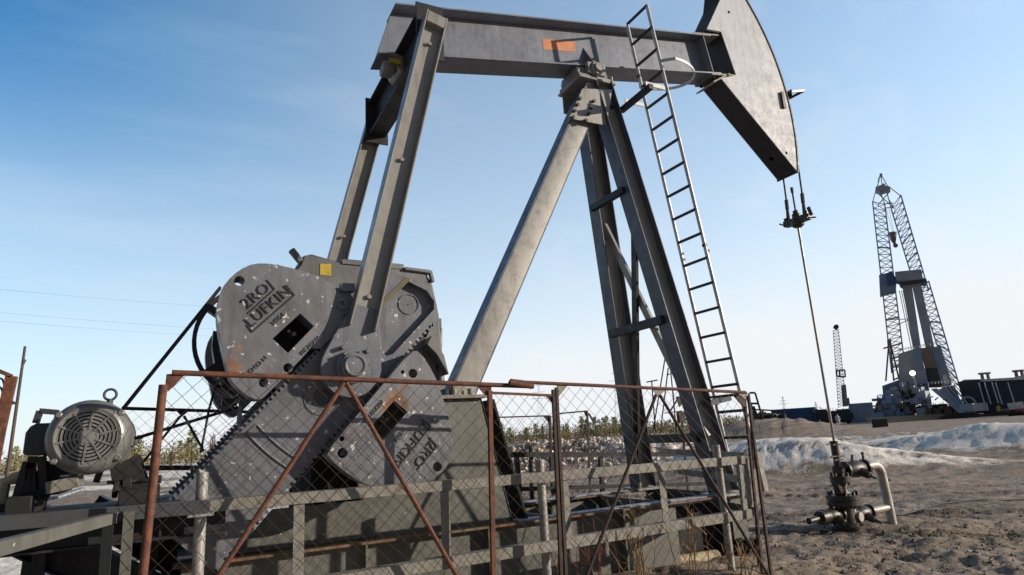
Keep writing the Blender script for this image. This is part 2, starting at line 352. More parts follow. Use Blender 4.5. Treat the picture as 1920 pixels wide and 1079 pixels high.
def make_ground():
    angs = []; a = -180.0
    while a < 180:
        angs.append(a); d = abs((a-AZ+180) % 360-180); a += 0.22 if d < 44 else (1.0 if d < 80 else 4.0)
    rad = [0.4]
    while rad[-1] < 4500: rad.append(rad[-1]*(1.03 if rad[-1] < 3.2 else (1.0072 if rad[-1] < 16 else (1.012 if rad[-1] < 45 else 1.05))))
    vs = []; sn = []; stn = []
    for r in rad:
        for a in angs:
            x = CAM.x+r*math.sin(R_(a)); y = CAM.y+r*math.cos(R_(a)); h, s_ = gh(x, y) if r < 400 else (0, .25)
            vs.append((x, y, h)); sn.append(s_); stn.append(stain(x, y) if 3 < r < 32 else 0.0)
    n = len(angs); m = len(rad)
    fs = [(i*n+k, i*n+(k+1) % n, (i+1)*n+(k+1) % n, (i+1)*n+k) for i in range(m-1) for k in range(n)]
    fs.append(tuple(range(n))[::-1])
    me = bpy.data.meshes.new('ground'); me.from_pydata(vs, [], fs)
    at = me.attributes.new('snow', 'FLOAT', 'POINT'); at.data.foreach_set('value', sn); a2_ = me.attributes.new('stain', 'FLOAT', 'POINT'); a2_.data.foreach_set('value', stn)
    me.polygons.foreach_set('use_smooth', [True]*len(fs))
    bm = bmesh.new(); bm.from_mesh(me); bmesh.ops.recalc_face_normals(bm, faces=bm.faces); bm.to_mesh(me); bm.free()
    if me.polygons[10].normal.z < 0: me.flip_normals()
    m_, nt, b = mat('frozen_dirt')
    tc = nd(nt, 'ShaderNodeTexCoord').outputs['Object']
    def nz(scale, detail=8, rough=.6, loc=(0, 0, 0), sc=(1, 1, 1), rot=0):
        mp = nd(nt, 'ShaderNodeMapping'); mp.inputs['Location'].default_value = loc; mp.inputs['Scale'].default_value = sc; mp.inputs['Rotation'].default_value = (0, 0, rot)
        nt.links.new(tc, mp.inputs[0]); n_ = nd(nt, 'ShaderNodeTexNoise'); n_.inputs['Scale'].default_value = scale; n_.inputs['Detail'].default_value = detail; n_.inputs['Roughness'].default_value = rough
        nt.links.new(mp.outputs[0], n_.inputs['Vector']); return n_.outputs[0]
    big = nz(.35); med = nz(2.2, 10, .65); fine = nz(14, 8, .7); streak = nz(1.2, 8, .6, (5, 1, 0), (.22, 1.6, 1), -(VA-1.25))
    c1 = ramp(nt, med, [(0.34, (0.09, 0.064, 0.048)), (0.5, (0.25, 0.185, 0.14)), (0.66, (0.45, 0.355, 0.285))])
    c2 = ramp(nt, streak, [(0.38, (0.15, 0.115, 0.09)), (0.58, (0.40, 0.315, 0.255))])
    base = mix(nt, 0.5, c1, c2)
    dk = ramp(nt, fine, [(0.36, 1.0), (0.46, 0.0)]); base = mix(nt, dk, base, (0.05, 0.038, 0.03))
    fl = ramp(nt, fine, [(0.57, 0.0), (0.68, 1.0)])
    base = mix(nt, fl, base, (0.36, 0.31, 0.26))
    yel = ramp(nt, big, [(0.5, 0.0), (0.7, .6)]); base = mix(nt, yel, base, (0.33, 0.25, 0.14))
    att = nt.nodes.new('ShaderNodeAttribute'); att.attribute_name = 'snow'
    ad = nt.nodes.new('ShaderNodeMath'); ad.operation = 'ADD'; nt.links.new(att.outputs['Fac'], ad.inputs[0])
    s1 = nt.nodes.new('ShaderNodeMath'); s1.operation = 'MULTIPLY_ADD'; nt.links.new(med, s1.inputs[0]); s1.inputs[1].default_value = 1.5; s1.inputs[2].default_value = -.95
    nt.links.new(s1.outputs[0], ad.inputs[1])
    sf = ramp(nt, ad.outputs[0], [(0.22, 0.0), (0.62, 1.0)])
    snowc = ramp(nt, fine, [(0.3, (0.52, 0.44, 0.38)), (0.48, (0.92, 0.84, 0.76))])
    base = mix(nt, sf, base, snowc)
    at2 = nt.nodes.new('ShaderNodeAttribute'); at2.attribute_name = 'stain'; base = mix(nt, at2.outputs['Fac'], base, (0.055, 0.04, 0.03))
    nt.links.new(base, b.inputs['Base Color']); b.inputs['Roughness'].default_value = .85
    bp = nd(nt, 'ShaderNodeBump'); bp.inputs['Strength'].default_value = .9; bp.inputs['Distance'].default_value = .10
    a2 = nt.nodes.new('ShaderNodeMath'); a2.operation = 'MULTIPLY_ADD'; nt.links.new(fine, a2.inputs[0]); a2.inputs[1].default_value = .4; nt.links.new(med, a2.inputs[2])
    a3 = nt.nodes.new('ShaderNodeMath'); a3.operation = 'ADD'; nt.links.new(a2.outputs[0], a3.inputs[0]); nt.links.new(streak, a3.inputs[1])
    bs_ = ramp(nt, sf, [(0.0, .9), (1.0, .5)]); nt.links.new(bs_, bp.inputs['Strength'])
    nt.links.new(a3.outputs[0], bp.inputs['Height']); nt.links.new(bp.outputs[0], b.inputs['Normal'])
    me.materials.append(m_)
    o = bpy.data.objects.new('ground', me); col.objects.link(o); tag(o, kind='structure')
make_ground()
# ------------------------------------------------------------------ loose clods and rubble
def clods():
    mb = MB(); rnd = random.Random(5)
    def clod(p, r):
        vs = []; n = 5
        base = [V((1, 0, 0)), V((-1, 0, 0)), V((0, 1, 0)), V((0, -1, 0)), V((0, 0, 1)), V((0, 0, -1))]
        q = Matrix.Rotation(rnd.uniform(0, 6), 3, 'Z') @ Matrix.Rotation(rnd.uniform(0, 3), 3, 'X')
        vs = [p+(q @ v)*r*rnd.uniform(.6, 1.2) for v in base]
        mb.add(vs, [(0, 2, 4), (2, 1, 4), (1, 3, 4), (3, 0, 4), (2, 0, 5), (1, 2, 5), (3, 1, 5), (0, 3, 5)])
    for i in range(2600):
        x = rnd.gauss(2.6, 2.6); y = rnd.gauss(-1.9, 1.6)
        if x < 1.2 and -1.4 < y: continue
        h, _ = gh(x, y); clod(V((x, y, h+.004)), abs(rnd.gauss(0, .012))+.004)
    for i in range(1500):
        x = rnd.uniform(-5.5, 0); y = rnd.uniform(-3.5, 6)
        if -1.1 < y < 1.1: continue
        h, _ = gh(x, y); clod(V((x, y, h+.003)), abs(rnd.gauss(0, .02))+.008)
    o = mb.build('dirt_clods', G_clod); tag(o, 'loose frozen clods strewn over the churned brown dirt', 'clods', kind='stuff')
    mb.__init__()
    for i in range(5200):
        cx, cy, sx, sy, az, mh, sn, rg = MOUNDS[rnd.choice([0, 1, 1, 2, 0, 11])]
        x = rnd.gauss(cx, sx*.75); y = rnd.gauss(cy, sx*.75); h, _ = gh(x, y); clod(V((x, y, h)), abs(rnd.gauss(0, .045))+.02)
    o = mb.build('rubble', G_rub); tag(o, 'pale broken rubble lying on the heap behind the pumping unit', 'rubble', kind='stuff')
G_clod = leafm('clod_dirt', (0.10, 0.075, 0.055), (0.24, 0.19, 0.15))
G_rub = leafm('rubble_stone', (0.42, 0.34, 0.28), (0.80, 0.72, 0.66))
clods()

# ================================================================== PUMP JACK
PJ = thing('pump_jack', (0, 0, 0), 'large grey steel pump jack with horsehead and cast counterweights behind the wire fence', 'pump jack')
H = 5.529; TILT = R_(10.025); ct, st = math.cos(TILT), math.sin(TILT)
def B(u, v, y): v += .149; return V((u*ct-v*st, y, H+u*st+v*ct))
bw, bh = .163, .593; LR, LR2, LF = 2.617, 2.319, 2.25
# ---- walking beam
mb = MB()
def strip(u0a, u1a, v0, v1, y0, y1, ea=0):   # slab in beam coordinates, rear end cut on the slant
    def ur(v): return -(LR+(LR2-LR)*v/bh)
    vs = [B(ur(v), v, y) if u0a is None else B(u0a, v, y) for v in (v0, v1) for y in (y0, y1)]+[B(u1a, v, y) for v in (v0, v1) for y in (y0, y1)]
    mb.add([vs[0], vs[1], vs[3], vs[2], vs[4], vs[5], vs[7], vs[6]], [(3, 2, 1, 0), (4, 5, 6, 7), (0, 1, 5, 4), (1, 2, 6, 5), (2, 3, 7, 6), (3, 0, 4, 7)])
strip(None, LF, 0, .022, -bw, bw); strip(None, LF, bh-.022, bh, -bw, bw); strip(None, LF, .022, bh-.022, -.008, .008)
for u in (2.10, .10, -.35): # web stiffeners
    for s in (-1, 1):
        if u > 1: mb.prism([[B(u, .022, s*.008), B(u, .022, s*(bw-.012)), B(u, bh-.022, s*(bw-.012)), B(u, bh-.022, s*.008)]], B(.014, 0, 0)-B(0, 0, 0))
        elif u > 0: mb.prism([[B(u, .022, s*.008), B(u, .022, s*(bw-.01)), B(u, .34, s*.008)]], B(.014, 0, 0)-B(0, 0, 0))
WB = mb.build('walking_beam', 'beam', PJ, bevel=.004)
lb = MB(); p0 = P(1017, 73, y=-.012); p1 = P(1079, 78, y=-.012)
lb.prism([[P(1017, 73, y=-.0085), P(1078, 79, y=-.0085), P(1079, 97, y=-.0085), P(1019, 93, y=-.0085)]], (0, -.002, 0)); lb.build('label_plate', 'orange', WB)
lb = MB(); lb.box(P(741, 115, y=-.175), .12, .012, .05); lb.build('tag_plate', 'yellow', WB)
# rear end plate
mb = MB(); mb.beam(B(-LR-.012, 0, 0), B(-LR2-.012, bh, 0), .34, .014, Y)
# ---- saddle bearing on the post
mb = MB()
mb.box((0, 0, 5.495), .46, .44, .045)
mb.prism([[V((-.24, -.17, 5.52)), V((.24, -.17, 5.52)), V((.20, -.17, 5.66)), V((-.22, -.17, 5.62))]], (0, .34, 0))
mb.cyl((0.02, -.27, 5.60), (0.02, .27, 5.60), .085, 20); mb.cyl((0.02, -.30, 5.60), (0.02, -.27, 5.60), .055, 16)
for s in (-1, 1): mb.box((.02, s*.215, 5.60), .26, .06, .15)
for x in (-.22, .26): mb.cyl((x, -.19, 5.50), (x, -.19, 5.575), .02, 8)
mb.build('saddle_bearing', 'leg', PJ, bevel=.006)
# ---- samson post
TOPX = .06
mb = MB(); mb.box((0.02, 0, 5.455), .52, .50, .03)
mb.build('post_cap', 'leg', PJ, bevel=.005)
FT = V((.782, .654, .70))
for s in (-1, 1):
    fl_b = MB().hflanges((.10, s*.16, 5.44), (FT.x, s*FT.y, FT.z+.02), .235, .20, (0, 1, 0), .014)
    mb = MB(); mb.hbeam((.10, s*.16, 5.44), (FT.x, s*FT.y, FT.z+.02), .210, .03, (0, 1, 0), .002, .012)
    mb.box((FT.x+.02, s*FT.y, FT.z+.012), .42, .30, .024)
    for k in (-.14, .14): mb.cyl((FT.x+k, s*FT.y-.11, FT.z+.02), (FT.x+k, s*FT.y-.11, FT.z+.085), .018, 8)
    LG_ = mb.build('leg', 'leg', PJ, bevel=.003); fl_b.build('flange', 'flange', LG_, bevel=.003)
mb = MB(); pa_, pb_ = V((.02, -.19, 5.40)), V((-2.46, -.30, .72)); ax_ = (pb_-pa_).normalized(); nn_ = (V((0, -1, 0))-ax_*ax_.dot(V((0, -1, 0)))).normalized(); f__ = ax_.cross(nn_).normalized()
sec = [(-.11, 0), (.0, .006), (.11, 0), (.11, -.22), (.095, -.22), (.095, -.014), (-.11, -.014)]
mb.prism([[pa_+f__*u+nn_*v for u, v in sec]], pb_-pa_)
LG_ = mb.build('leg', 'leg', PJ, bevel=.003)
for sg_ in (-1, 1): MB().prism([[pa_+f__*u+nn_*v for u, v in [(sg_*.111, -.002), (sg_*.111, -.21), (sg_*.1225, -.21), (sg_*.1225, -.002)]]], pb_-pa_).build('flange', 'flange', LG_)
def legp(z, s): t = (5.44-z)/(5.44-FT.z); return V((.10+(FT.x-.10)*t, s*(.16+(FT.y-.16)*t), z))
def zat(px, py): return P(px, py, y=-.3).z
mb = MB()
for z, h in ((4.05, .07), (2.53, .09), (1.28, .09)):
    mb = MB(); mb.beam(legp(z, -1)+V((-.13, -.02, 0)), legp(z, 1)+V((-.13, .02, 0)), .07, h); mb.build('cross_bar', 'dark', PJ)
for s in (-1, 1):
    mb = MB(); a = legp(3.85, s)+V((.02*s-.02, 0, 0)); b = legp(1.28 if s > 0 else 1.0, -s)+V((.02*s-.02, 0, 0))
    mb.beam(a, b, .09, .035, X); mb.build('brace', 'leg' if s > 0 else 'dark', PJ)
# gusset plate with eight bolts, near side
gp = MB(); yy = -.272
gp.prism([[P(1092, 166, y=yy), P(1148, 168, y=yy), P(1138, 236, y=yy), P(1066, 222, y=yy)]], (0, .014, 0))
GP = gp.build('gusset_plate', 'leg', PJ, bevel=.003)
gb = MB()
for q in ((1086, 186), (1081.5, 197.5), (1076.5, 209), (1073, 221), (1112, 191), (1108, 203), (1103, 215), (1097, 227)):
    gb = MB(); p = P(q[0], q[1], y=yy); gb.cyl(p, p-Y*.03, .02, 8); gb.build('bolt', 'dark', GP)
gp = MB(); gp.prism([[V((-.2, .20, 5.2)), V((.22, .20, 5.2)), V((.20, .20, 5.43)), V((-.2, .20, 5.43))]], (0, .014, 0)); gp.build('gusset_plate', 'leg', PJ)

# ---- horsehead
RH = 3.462; hw = .173
def arcp(a, r=RH, y=-hw): return V((r*math.cos(R_(a)), y, H+r*math.sin(R_(a))))
arc = [arcp(a) for a in [-12.2+i*(42.5+12.2)/26 for i in range(27)]]
hy = lambda px, py: P(px, py, y=-hw)
out = [hy(1352, 147), hy(1495, 322)]+arc[1:]+[V((2.50, -hw, 7.80)), hy(1350, 0), hy(1325, 55), hy(1352, 60), hy(1380, 141)]
def hole(px, py, r): return circ(hy(px, py), r, 14)
hh = MB()
tn = V((0, .012, 0)); holes = [hole(1366.5, 23, .022), hole(1474.5, 287, .022)]
hh.prism([out]+holes, tn)
far = [V((p.x, hw, p.z)) for p in out]; hh.prism([far], -tn)
HD = hh.build('horsehead', 'head', PJ, bevel=.003)
mb = MB(); m_ = len(arc)       # curved face the bridle runs over
ar = [arcp(a, RH+.018, 0) for a in [-12.4+i*(42.5+12.4)/30 for i in range(31)]]; ri = [arcp(a, RH-.002, 0) for a in [-12.4+i*(42.5+12.4)/30 for i in range(31)]]
vs = []
for a, b_ in zip(ar, ri): vs += [a-Y*(hw+.012), a+Y*(hw+.012), b_+Y*(hw+.012), b_-Y*(hw+.012)]
fs = []
for i in range(30):
    for k in range(4): fs.append((i*4+k, i*4+(k+1) % 4, (i+1)*4+(k+1) % 4, (i+1)*4+k))
fs += [(0, 1, 2, 3), (120, 121, 122, 123)]
mb.add(vs, fs); mb.build('curved_face', 'dark', HD)
def plate(pa, pb, inset=.0, hole_at=None, nm='back_plate'):
    a, b_ = V((pa.x, 0, pa.z)), V((pb.x, 0, pb.z)); k = MB(); w = hw-.0125
    d = (b_-a).normalized(); n_ = V((-d.z, 0, d.x)); 
    l = [a-Y*w, b_-Y*w, b_+Y*w, a+Y*w]; lp = [l]
    if hole_at:
        c = a+(b_-a)*hole_at; lp.append([c+d*math.cos(t)*.034+Y*(math.sin(t)*.034+.02) for t in [2*math.pi*i/14 for i in range(14)]])
    k.prism(lp, n_*.01 if n_.x > 0 else n_*-.01); return k.build(nm, 'dark', HD)
plate(out[0], out[1], hole_at=.80); plate(hy(1350, 0), hy(1325, 55)); plate(V((2.50, -hw, 7.80)), hy(1350, 0)); plate(hy(1352, 60), hy(1380, 141)); plate(hy(1325, 55), hy(1352, 60)); plate(hy(1380, 141), hy(1352, 147))
mb = MB()   # rust streaked mounting lugs top and bottom of the beam nose
mb.beam(B(1.95, bh+.012, 0), B(2.42, bh+.012, 0), .02, .30, Y); mb.build('mounting_lug', 'rail', HD)
mb = MB(); mb.beam(B(2.05, -.014, 0), B(2.62, -.014, 0), .022, .34, Y)
mb.beam(P(1322, 165, y=0), P(1352, 150, y=0), .02, .34, Y)
mb.build('mounting_lug', 'rail', HD)
for u_ in (2.12, 2.24, 2.36, 2.5):
    for yy_ in (-.12, .12):
        p_ = B(u_, -.03, yy_); MB().cyl(p_, p_-Z*.03, .018, 6).build('bolt', 'dark', HD)
mb = MB()  # small wireline bracket on the front
a = P(1470, 176, y=-.18); b_ = P(1515, 178, y=-.18)
mb.beam(P(1466, 173, y=-hw-.02), P(1471, 203, y=-hw-.02), .03, .05); 
mb.box((3.50, -.0, 6.03), .02, .44, .10)
mb.build('latch', 'dark', HD)
mb = MB(); c = V((3.48, -.19, 6.05)); d = V((3.82, -.19, 6.14)); mb.beam(c, d, .02, .03); mb.build('bracket', 'ladder', HD)
mb = MB(); mb.beam((3.50, .17, 5.99), d, .02, .035); mb.build('bracket', 'rung', HD)
# ---- bridle, carrier bar, rods
mb = MB(); zc = P(1500, 415, y=0).z; XR = 3.432
for s in (-1, 1):
    yb = s*.135
    pts = [arcp(a, RH+.03, yb) for a in (30, 20, 10, 4, 0)]+[V((XR+.05, yb, H-.3)), V((XR+.02, yb, zc+.35))]
    mb.tube(pts, .013, 6)
    mb.cyl((XR+.02, yb, zc+.36), (XR+.01, yb, zc+.22), .026, 8); mb.tube([(XR+.01, yb, zc+.22), (XR, yb*1.02, zc+.02)], [.02, .03], 8)
mb.build('bridle', 'cable', PJ)
mb = MB()
mb.box((XR, 0, zc), .11, .40, .085); mb.lathe((XR, 0, zc-.10), Z, [(0, .0), (.0, .05), (.03, .085), (.09, .095), (.12, .07), (.12, 0)], 16)
mb.lathe((XR, 0, zc+.04), Z, [(0, .06), (.06, .06), (.06, .04), (.11, .04), (.11, 0)], 14)
for s in (-1, 1): mb.box((XR, s*.16, zc+.04), .09, .05, .09); mb.beam((XR-.01, s*.19, zc-.02), (XR, s*.30, zc-.05*s*-1), .025, .02)
mb.beam((XR, -.24, zc), (XR, -.21, zc+.13), .05, .03)
mb.build('carrier_bar', 'oily', PJ, bevel=.006)
mb = MB(); mb.cyl((XR, 0, zc+.08), (XR, 0, zc+.42), .012, 8); mb.cyl((XR, 0, zc+.42), (XR, 0, zc+.50), .02, 8); mb.build('rod_end', 'cable', PJ)
mb = MB(); mb.cyl((XR, 0, zc-.1), (XR, 0, 1.05), .0165, 10); mb.build('polished_rod', 'rod', PJ)

# ---- cranks, weights, wrist pins
Sx, Sz, YC, PHI = -2.613, 2.481, 1.023, R_(227.167); LA, WBc, RW = 2.221, .263, .716
cp, sp = math.cos(PHI), math.sin(PHI)
def K(a, b, y=-YC): return V((Sx+a*cp-b*sp, y, Sz+a*sp+b*cp))
def k_of(p): dx, dz = p.x-Sx, p.z-Sz; return (dx*cp+dz*sp, -dx*sp+dz*cp)
def crank_outline(y):
    pts = []; n = 52; a0, a1 = -.02, LA-.06
    for i in range(n):
        a = a1+(a0-a1)*i/n; st_ = (a0-a1)/n
        for da, b in ((0, WBc), (.42, WBc), (.5, WBc-.024), (.9, WBc-.024)): pts.append(K(a+st_*da, b, y))
    head = [(800, 632), (818, 611), (819, 572), (813, 554), (800, 536), (782, 525.6), (756, 519), (735, 517), (711.6, 537)]
    pts += [V((P(px, py, y=-YC).x, y, P(px, py, y=-YC).z)) for px, py in head]
    for i in range(n):
        a = .12+(a1-.12)*i/n; st_ = (a1-.12)/n
        for da, b in ((0, -WBc+.024), (.42, -WBc+.024), (.5, -WBc), (.9, -WBc)): pts.append(K(a+st_*da, b, y))
    pts += [K(LA-.03, -WBc, y), K(LA, -WBc+.04, y), K(LA, WBc-.04, y), K(LA-.03, WBc, y)]
    return pts
def ck(px, py, y=-YC): p = P(px, py, y=-YC); return V((p.x, y, p.z))
CW1 = [(491, 493), (463, 498), (435.6, 516.5), (414.8, 542), (406, 574), (408, 611.5), (416, 648.6), (425, 690), (434, 716), (460, 741), (484, 752), (500, 742), (588, 648), (598, 632), (612, 611), (623, 574), (632.6, 539.6), (612, 526), (579, 512), (533, 499)]
CW2 = [(771.6, 657), (788, 660), (813, 699.5), (827, 736.6), (839, 773.7), (848, 811), (849, 848), (839, 875.6), (820, 894), (788, 908), (751, 914), (704.4, 913), (676.6, 906), (639.5, 880), (620, 862), (611, 849), (660, 790), (700, 742)]
HOLE1 = [(563, 588), (588.5, 612), (540, 662.5), (510, 634.7)]
HOLE2 = [(739, 751.5), (763.7, 772.8), (718, 826), (693, 804)]
YW = -1.19
def make_crank(side):
    m = -side   # side -1: near
    Yv = lambda y: y*m     # near-side y is negative; mirrored for the far crank
    root = None
    cb = MB(); o = crank_outline(Yv(-YC)*1.0)
    rec = [(702.5, 585), (763, 527), (800, 545), (814, 565), (814, 580), (737, 664), (724.6, 668), (706.4, 651.5)]
    recess = [ck(px, py, Yv(-YC)) for px, py in rec]
    w1 = circ(K(RW+.27, 0, Yv(-YC)), .062, 16); w2 = []
    d = V((0, m*.06, 0))
    cb.prism([o, recess, w1], d)
    o2 = [V((p.x, Yv(-YC+.06), p.z)) for p in o]
    cb.prism([o2], V((0, m*.15, 0)))
    # raised ring round the spare hole, shaft cover, small centre mark
    c0 = K(RW+.27, 0, Yv(-YC)); cb.lathe(c0, -Y*m, [(0, .13), (.006, .13), (.006, .122), (0, .122)], 24)
    sc = ck(770.5, 568, Yv(-YC+.06)); cb.lathe(sc, -Y*m, [(0, .085), (.008, .085), (.008, .078), (.003, .078)], 24); cb.cyl(sc, sc-Y*m*.006, .006, 8)
    # cast arc mark low on the arm
    for r_, in ((1.42,), (1.50,)):
        pts = [K(r_*math.cos(t)+.0, r_*math.sin(t)*.9-.02, Yv(-YC-.006)) for t in [R_(-8+i*2.1) for i in range(9)]]
        cb.tube(pts, .007, 5)
    cb.tube([K(1.42*math.cos(R_(-8)), 1.42*math.sin(R_(-8))*.9-.02, Yv(-YC-.006)), K(1.5*math.cos(R_(-8)), 1.5*math.sin(R_(-8))*.9-.02, Yv(-YC-.006))], .007, 5)
    C = cb.build('crank_arm', 'crank', PJ, bevel=.003)
    # olive strip along the recess edge
    ob = MB(); ob.prism([[ck(702, 590, Yv(-YC-.001)), ck(701, 579, Yv(-YC-.001)), ck(760, 521, Yv(-YC-.001)), ck(771, 524, Yv(-YC-.001))]], V((0, -m*.004, 0))); ob.build('recess_strip', 'olive', C)
    # counterweights
    for outl, hl, bolts, nm in ((CW1, HOLE1, [(448.6, 527, 9)], 1), (CW2, HOLE2, [(774, 700.5, 8), (820, 875.6, 8), (642, 850, 8)], 2)):
        pp = lambda px, py: (lambda p: V((p.x, Yv(YW), p.z)))(P(px, py, y=YW))
        wb_ = MB(); ol = [pp(*q) for q in outl]
        # rounder outline
        ol2 = []
        for i in range(len(ol)):
            a, b_ = ol[i], ol[(i+1) % len(ol)]; ol2 += [a*.75+b_*.25, a*.25+b_*.75]
        hl_ = [pp(*q) for q in hl]
        hs = [hl_]
        for q in bolts:
            c = pp(q[0], q[1]); hs.append(circ(c, .034, 14))
        if nm == 1: hs.append(circ(pp(540, 690), .032, 12)); hs.append(circ(pp(494, 718), .03, 12))
        else: hs.append(circ(pp(641, 823), .018, 10)); hs.append(circ(pp(755, 698), .014, 10))
        wb_.prism([ol2]+hs, V((0, m*.20, 0)))
        W = wb_.build('counterweight', 'weight', C, bevel=.006)
        bk = MB(); bk.prism([[p+V((0, m*.19, 0)) for p in [pp(*q) for q in hl]]], V((0, m*.008, 0)))
        cc = sum(hl_, V((0, 0, 0)))/4
        for q in ol2[:0]: pass
        # dark backing with a bolt seen in the pocket
        c2 = V((0, 0, 0))
        for q in hl_: c2 += q/4
        big = [c2+(q-c2)*1.5+V((0, m*.201, 0)) for q in hl_]
        bk.prism([big], V((0, m*.006, 0)))
        bk.cyl(c2+V((0, m*.20, 0)), c2+V((0, m*.12, 0)), .022, 8)
        OFFW = OFF[C]
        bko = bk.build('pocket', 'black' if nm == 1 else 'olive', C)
        if side == -1:
            tb = MB(); p = c2+V((0, .13, 0)); tb.cyl(p+V((.02, 0, .01)), p+V((.02, -.02, .01)), .016, 6); tb.cyl(p+V((-.015, 0, .03)), p+V((-.015, -.02, .03)), .012, 6); tb.build('bolt', 'rail', C)
            # cast lettering; its border lines are frame-edge shadow drawn as dark bars
            dz = Y*0
            if nm == 1:
                rot = pp(549, 556)-pp(473, 622); rn = rot.normalized(); un = V((-rn.z, 0, rn.x))
                text('2RO', pp(466, 583)-Y*.003+un*.010, rn, un, .108, 'letter_dark', C, sp=1.04)
                text('LUFKIN', pp(473, 618)-Y*.003+un*.012, rn, un, .106, 'letter_dark', C, sp=1.06)
                text('34054', pp(512, 612)-Y*.002, rn, un, .045, 'faint', C); text('62412 N', pp(470, 702)-Y*.002, rn, un, .042, 'faint', C); text('10EZ82W', pp(566, 668)-Y*.002, rn, un, .042, 'faint', C)
                fb = MB()
                def pl_(*q):
                    for a_, b_ in zip(q, q[1:]): fb.beam(pp(*a_)-Y*.004, pp(*b_)-Y*.004, .007, .008)
                pl_((465, 588), (515, 543), (500, 525)); pl_((463, 609), (473, 623), (552, 554), (536, 535))
                fb.build('border_shade', 'letter_dark', C)
            else:
                rot = pp(735, 858)-pp(791, 787); rn = rot.normalized(); un = V((-rn.z, 0, rn.x))
                text('LUFKIN', pp(792, 790)-Y*.003+un*.008, rn, un, .106, 'letter_dark', C, sp=1.04)
                text('2RO', pp(806, 823)-Y*.003+un*.008, rn, un, .106, 'letter_dark', C, sp=1.04)
                text('34054', pp(756, 802)-Y*.002, rn, un, .045, 'faint', C); text('10EZ82W', pp(716, 748)-Y*.002, rn, un, .042, 'faint', C)
                fb = MB()
                def pl_(*q):
                    for a_, b_ in zip(q, q[1:]): fb.beam(pp(*a_)-Y*.004, pp(*b_)-Y*.004, .007, .008)
                pl_((790, 787), (808, 800), (747, 875), (734, 860)); pl_((804, 820), (820, 837), (783, 880))
                fb.build('border_shade', 'letter_dark', C)
    # lower mounting flange of the upper weight (sits in shade beside the pitman)
    fl = MB(); fl.prism([[ck(628, 541, Yv(-YC-.03)), ck(653, 549, Yv(-YC-.03)), ck(668, 572, Yv(-YC-.03)), ck(655, 600, Yv(-YC-.03)), ck(600, 655, Yv(-YC-.03)), ck(585, 655, Yv(-YC-.03))]], V((0, m*.10, 0)))
    for q, r_ in (((639, 573), .04), ((642, 592), .018)): c = ck(q[0], q[1], Yv(-YC-.03)); fl.lathe(c, -Y*m, [(0, r_), (.02, r_), (.02, r_*.55), (-.01, r_*.5), (-.01, 0)], 14)
    fl.box(ck(648, 543, Yv(-YC-.04)), .10, .08, .06); fl.build('mounting_flange', 'crank', C)
    return C
near_crank = make_crank(-1); far_crank = make_crank(1)
# ---- pitman arms
Wp = K(RW, 0, 0); Tp = V((-2.33, 0, 5.046))
dpit = (Tp-Wp).normalized(); YP = 1.20
def Q(r, y): v = Wp+(Tp-Wp)*r; return V((v.x, y, v.z))
for s in (-1, 1):
    yb = s*YP if s < 0 else 1.10
    yt = s*.994; yb = s*1.13
    pm = MB(); pm.hbeam(Q(.09, yb), Q(1.028, yt), .20, .15, Y, .014, .012)
    for k in (-.095, .095): # clevis cheeks at the top
        pass
    pm.beam(Q(.99, yt), Q(1.025, yt), .165, .16, Y)
    for r_ in (.17, .55, .93): p = Q(r_, yb+(yt-yb)*r_-s*0-.012); pm.cyl(p-Y*.006, p-Y*.03, .02, 6)
    PM = pm.build('pitman_arm', 'leg', PJ, bevel=.003)
    # wrist pin bearing: tear-drop plate, hub and pin
    a = dpit; sd = V((a.z, 0, -a.x)); c = V((Wp.x, s*1.07, Wp.z)); o = V((0, s*.07, 0))
    outl = [c+a*.46-sd*.085, c+a*.46+sd*.085, c+a*.24+sd*.165]+[c+(sd*math.cos(t)+a*math.sin(t))*.218 for t in [R_(20-i*12) for i in range(19)]]+[c+a*.24-sd*.165]
    wr = MB(); wr.prism([outl], o)
    WRo = wr.build('wrist_plate', 'crank', PM, bevel=.012)
    hb = MB(); ax = V((0, s, 0)); c2 = c+o
    hb.lathe(c2, ax, [(0, .122), (.05, .119), (.05, .098), (.09, .094), (.09, .078), (.12, .076), (.12, .062), (.112, .058), (.112, 0)], 28)
    for i in range(6): t = R_(20+60*i); p = c2+(sd*math.cos(t)+a*math.sin(t))*.108; hb.cyl(p, p+ax*.07, .011, 8)
    for t in (R_(60), R_(130)): p = c2+(sd*math.cos(t)+a*math.sin(t))*.155; hb.cyl(p, p+ax*.05, .017, 8)
    hb.build('wrist_pin', 'crank', PM, bevel=.003)
# ---- equalizer
eq = MB(); ez = V((0, 0, .0)); a0 = Tp+V((0, -.90, .02)); a1 = Tp+V((0, .90, .02))
eq.hbeam(a0, a1, .42, .20, X, .018, .014)
for s in (-1, 1): eq.box(Tp+V((-.0, s*.91, .0)), .26, .02, .56)
eq.build('equalizer', 'dark', PJ, bevel=.004)
eq = MB(); bt = B(-2.30, 0, 0)
eq.lathe((Tp.x, -.15, Tp.z+.12), Y, [(0, 0), (0, .09), (.3, .09), (.3, 0)], 18); eq.beam((Tp.x+.02, 0, Tp.z+.1), bt+V((0, 0, -.005)), .24, .26, Y); eq.box((Tp.x-.15, -.05, Tp.z+.08), .12, .16, .10)
eq.box(bt+V((0, 0, -.02)), .5, .30, .03)
eq.build('equalizer_bearing', 'leg', PJ, bevel=.006)
